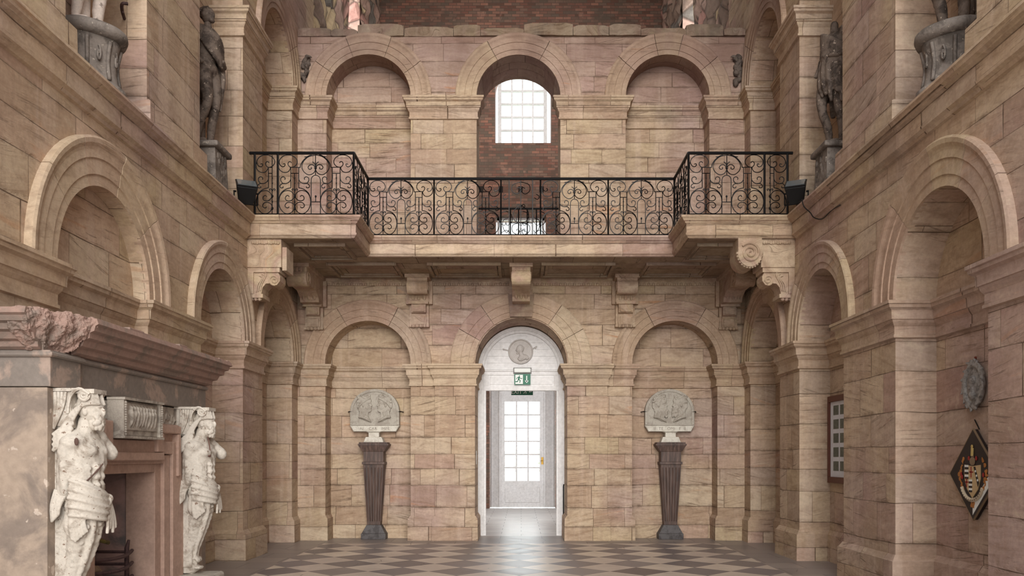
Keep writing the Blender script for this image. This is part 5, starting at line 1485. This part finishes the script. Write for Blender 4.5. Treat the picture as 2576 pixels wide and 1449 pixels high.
# ---- iron hook high on the left pier, broken spikes in the upper corners, weeds
mb = MB(); mb.tube(catmull([(-4.44, 9.42, 6.46), (-4.40, 9.28, 6.48), (-4.35, 9.18, 6.50), (-4.30, 9.20, 6.51)]), .018, 6); mb.tube([(-4.40, 9.3, 6.48), (-4.36, 9.22, 6.43)], .010, 5)
tag(mb.build('iron_hook', M['rust_iron']), 'small iron hook sticking out of the stone high on the left wall', 'hook')
for s, sd in ((-1, 'left'), (1, 'right')):
    t = thing('broken_stone', (s*4.06, YB-.05, 8.75), 'jagged broken dark stone in the upper %s corner of the back wall, beside the arch' % sd, 'stone fragment')
    B = []
    for q in range(16):
        z = rr.uniform(8.55, 9.05); B.append(('e', (s*(4.02+rr.uniform(-.05, .08)), YB-.03+rr.uniform(-.04, .05), z), (rr.uniform(.02, .06), .05, rr.uniform(.04, .09))))
    B.append(('tt', [(s*4.05, YB-.04, 8.95), (s*3.98, YB-.09, 9.03), (s*3.9, YB-.08, 9.01)], [.04, .03, .008]))
    blob('fragment', B, .014, weathered('dark_fragment', srgb(104,92,84), srgb(56,48,44), .8, 8), t, 0, .03, .04)
# ================================================================ CAMERA, LIGHT
cam = bpy.data.objects.new('camera', bpy.data.cameras.new('camera')); C.objects.link(cam); S.camera = cam
cam.location = (0, 0, CH); cam.rotation_euler = (PI/2, 0, 0)
cd = cam.data; cd.sensor_fit = 'HORIZONTAL'; cd.sensor_width = 36; cd.lens = F/2576*36
cd.shift_x = -(VX-1288)/2576; cd.shift_y = (VY-724.5)/2576; cd.clip_end = 500

w = bpy.data.worlds.new('overcast'); S.world = w; w.use_nodes = True
nt = w.node_tree; bg = nt.nodes['Background']
bg.inputs[0].default_value = (.93, .97, 1.0, 1); bg.inputs[1].default_value = 1.25
# brighter low sky towards the south
tc = nt.nodes.new('ShaderNodeTexCoord'); sx = nt.nodes.new('ShaderNodeSeparateXYZ'); nt.links.new(tc.outputs['Generated'], sx.inputs[0])
def mr(sock, a, b, c, d):
    m = nt.nodes.new('ShaderNodeMapRange'); m.interpolation_type = 'SMOOTHSTEP'; nt.links.new(sock, m.inputs[0])
    for i, v in enumerate((a, b, c, d)): m.inputs[i+1].default_value = v
    return m.outputs[0]
m1 = nt.nodes.new('ShaderNodeMath'); m1.operation = 'MULTIPLY'
nt.links.new(mr(sx.outputs[1], .6, .95, 0, 1), m1.inputs[0]); nt.links.new(mr(sx.outputs[2], .20, .10, 0, 1), m1.inputs[1])
m2 = nt.nodes.new('ShaderNodeMath'); m2.operation = 'MULTIPLY_ADD'; nt.links.new(m1.outputs[0], m2.inputs[0]); m2.inputs[1].default_value = 12.0; m2.inputs[2].default_value = 1.7
nt.links.new(m2.outputs[0], bg.inputs[1])
# roof over the rear range keeps its upper brickwork dim
mb = MB(); mb.box(-5.2, 5.2, 17.4, 26.5, 16, 16.3); struct(mb.build('ceiling', M['soffit']))
mb = MB(); mb.box(-5.2, 5.2, 8.0, 17.0, 13, 13.3); struct(mb.build('ceiling', M['soffit']))  # unseen part roof of the hall, added to cut top light in the niches
# daylight through the side windows of the rear range
def day(name, loc, rot, sx, sy, e):
    l = bpy.data.lights.new(name, 'AREA'); l.shape = 'RECTANGLE'; l.size = sx; l.size_y = sy; l.energy = e; l.color = (.95, .98, 1)
    o = bpy.data.objects.new(name, l); C.objects.link(o); o.location = loc; o.rotation_euler = rot
for s in (-1, 1):
    day('window_daylight', (s*4.9, 21.7, 2.1), (0, s*PI/2, 0), 2.2, 1.8, 150)
    day('window_daylight', (s*4.95, 21.7, 13.2), (0, s*PI/2, 0), 4, 1.8, 45)

sun = bpy.data.objects.new('soft_daylight', bpy.data.lights.new('soft_daylight', 'SUN')); C.objects.link(sun)
sun.data.energy = 2.1; sun.data.angle = math.radians(40); sun.data.color = (1, .96, .9)
sun.rotation_euler = (math.radians(76), 0, math.radians(4))

vs_ = S.view_settings; vs_.view_transform = 'Standard'; vs_.look = 'None'; vs_.gamma = 1; vs_.exposure = 0.6; vs_.use_curve_mapping = False
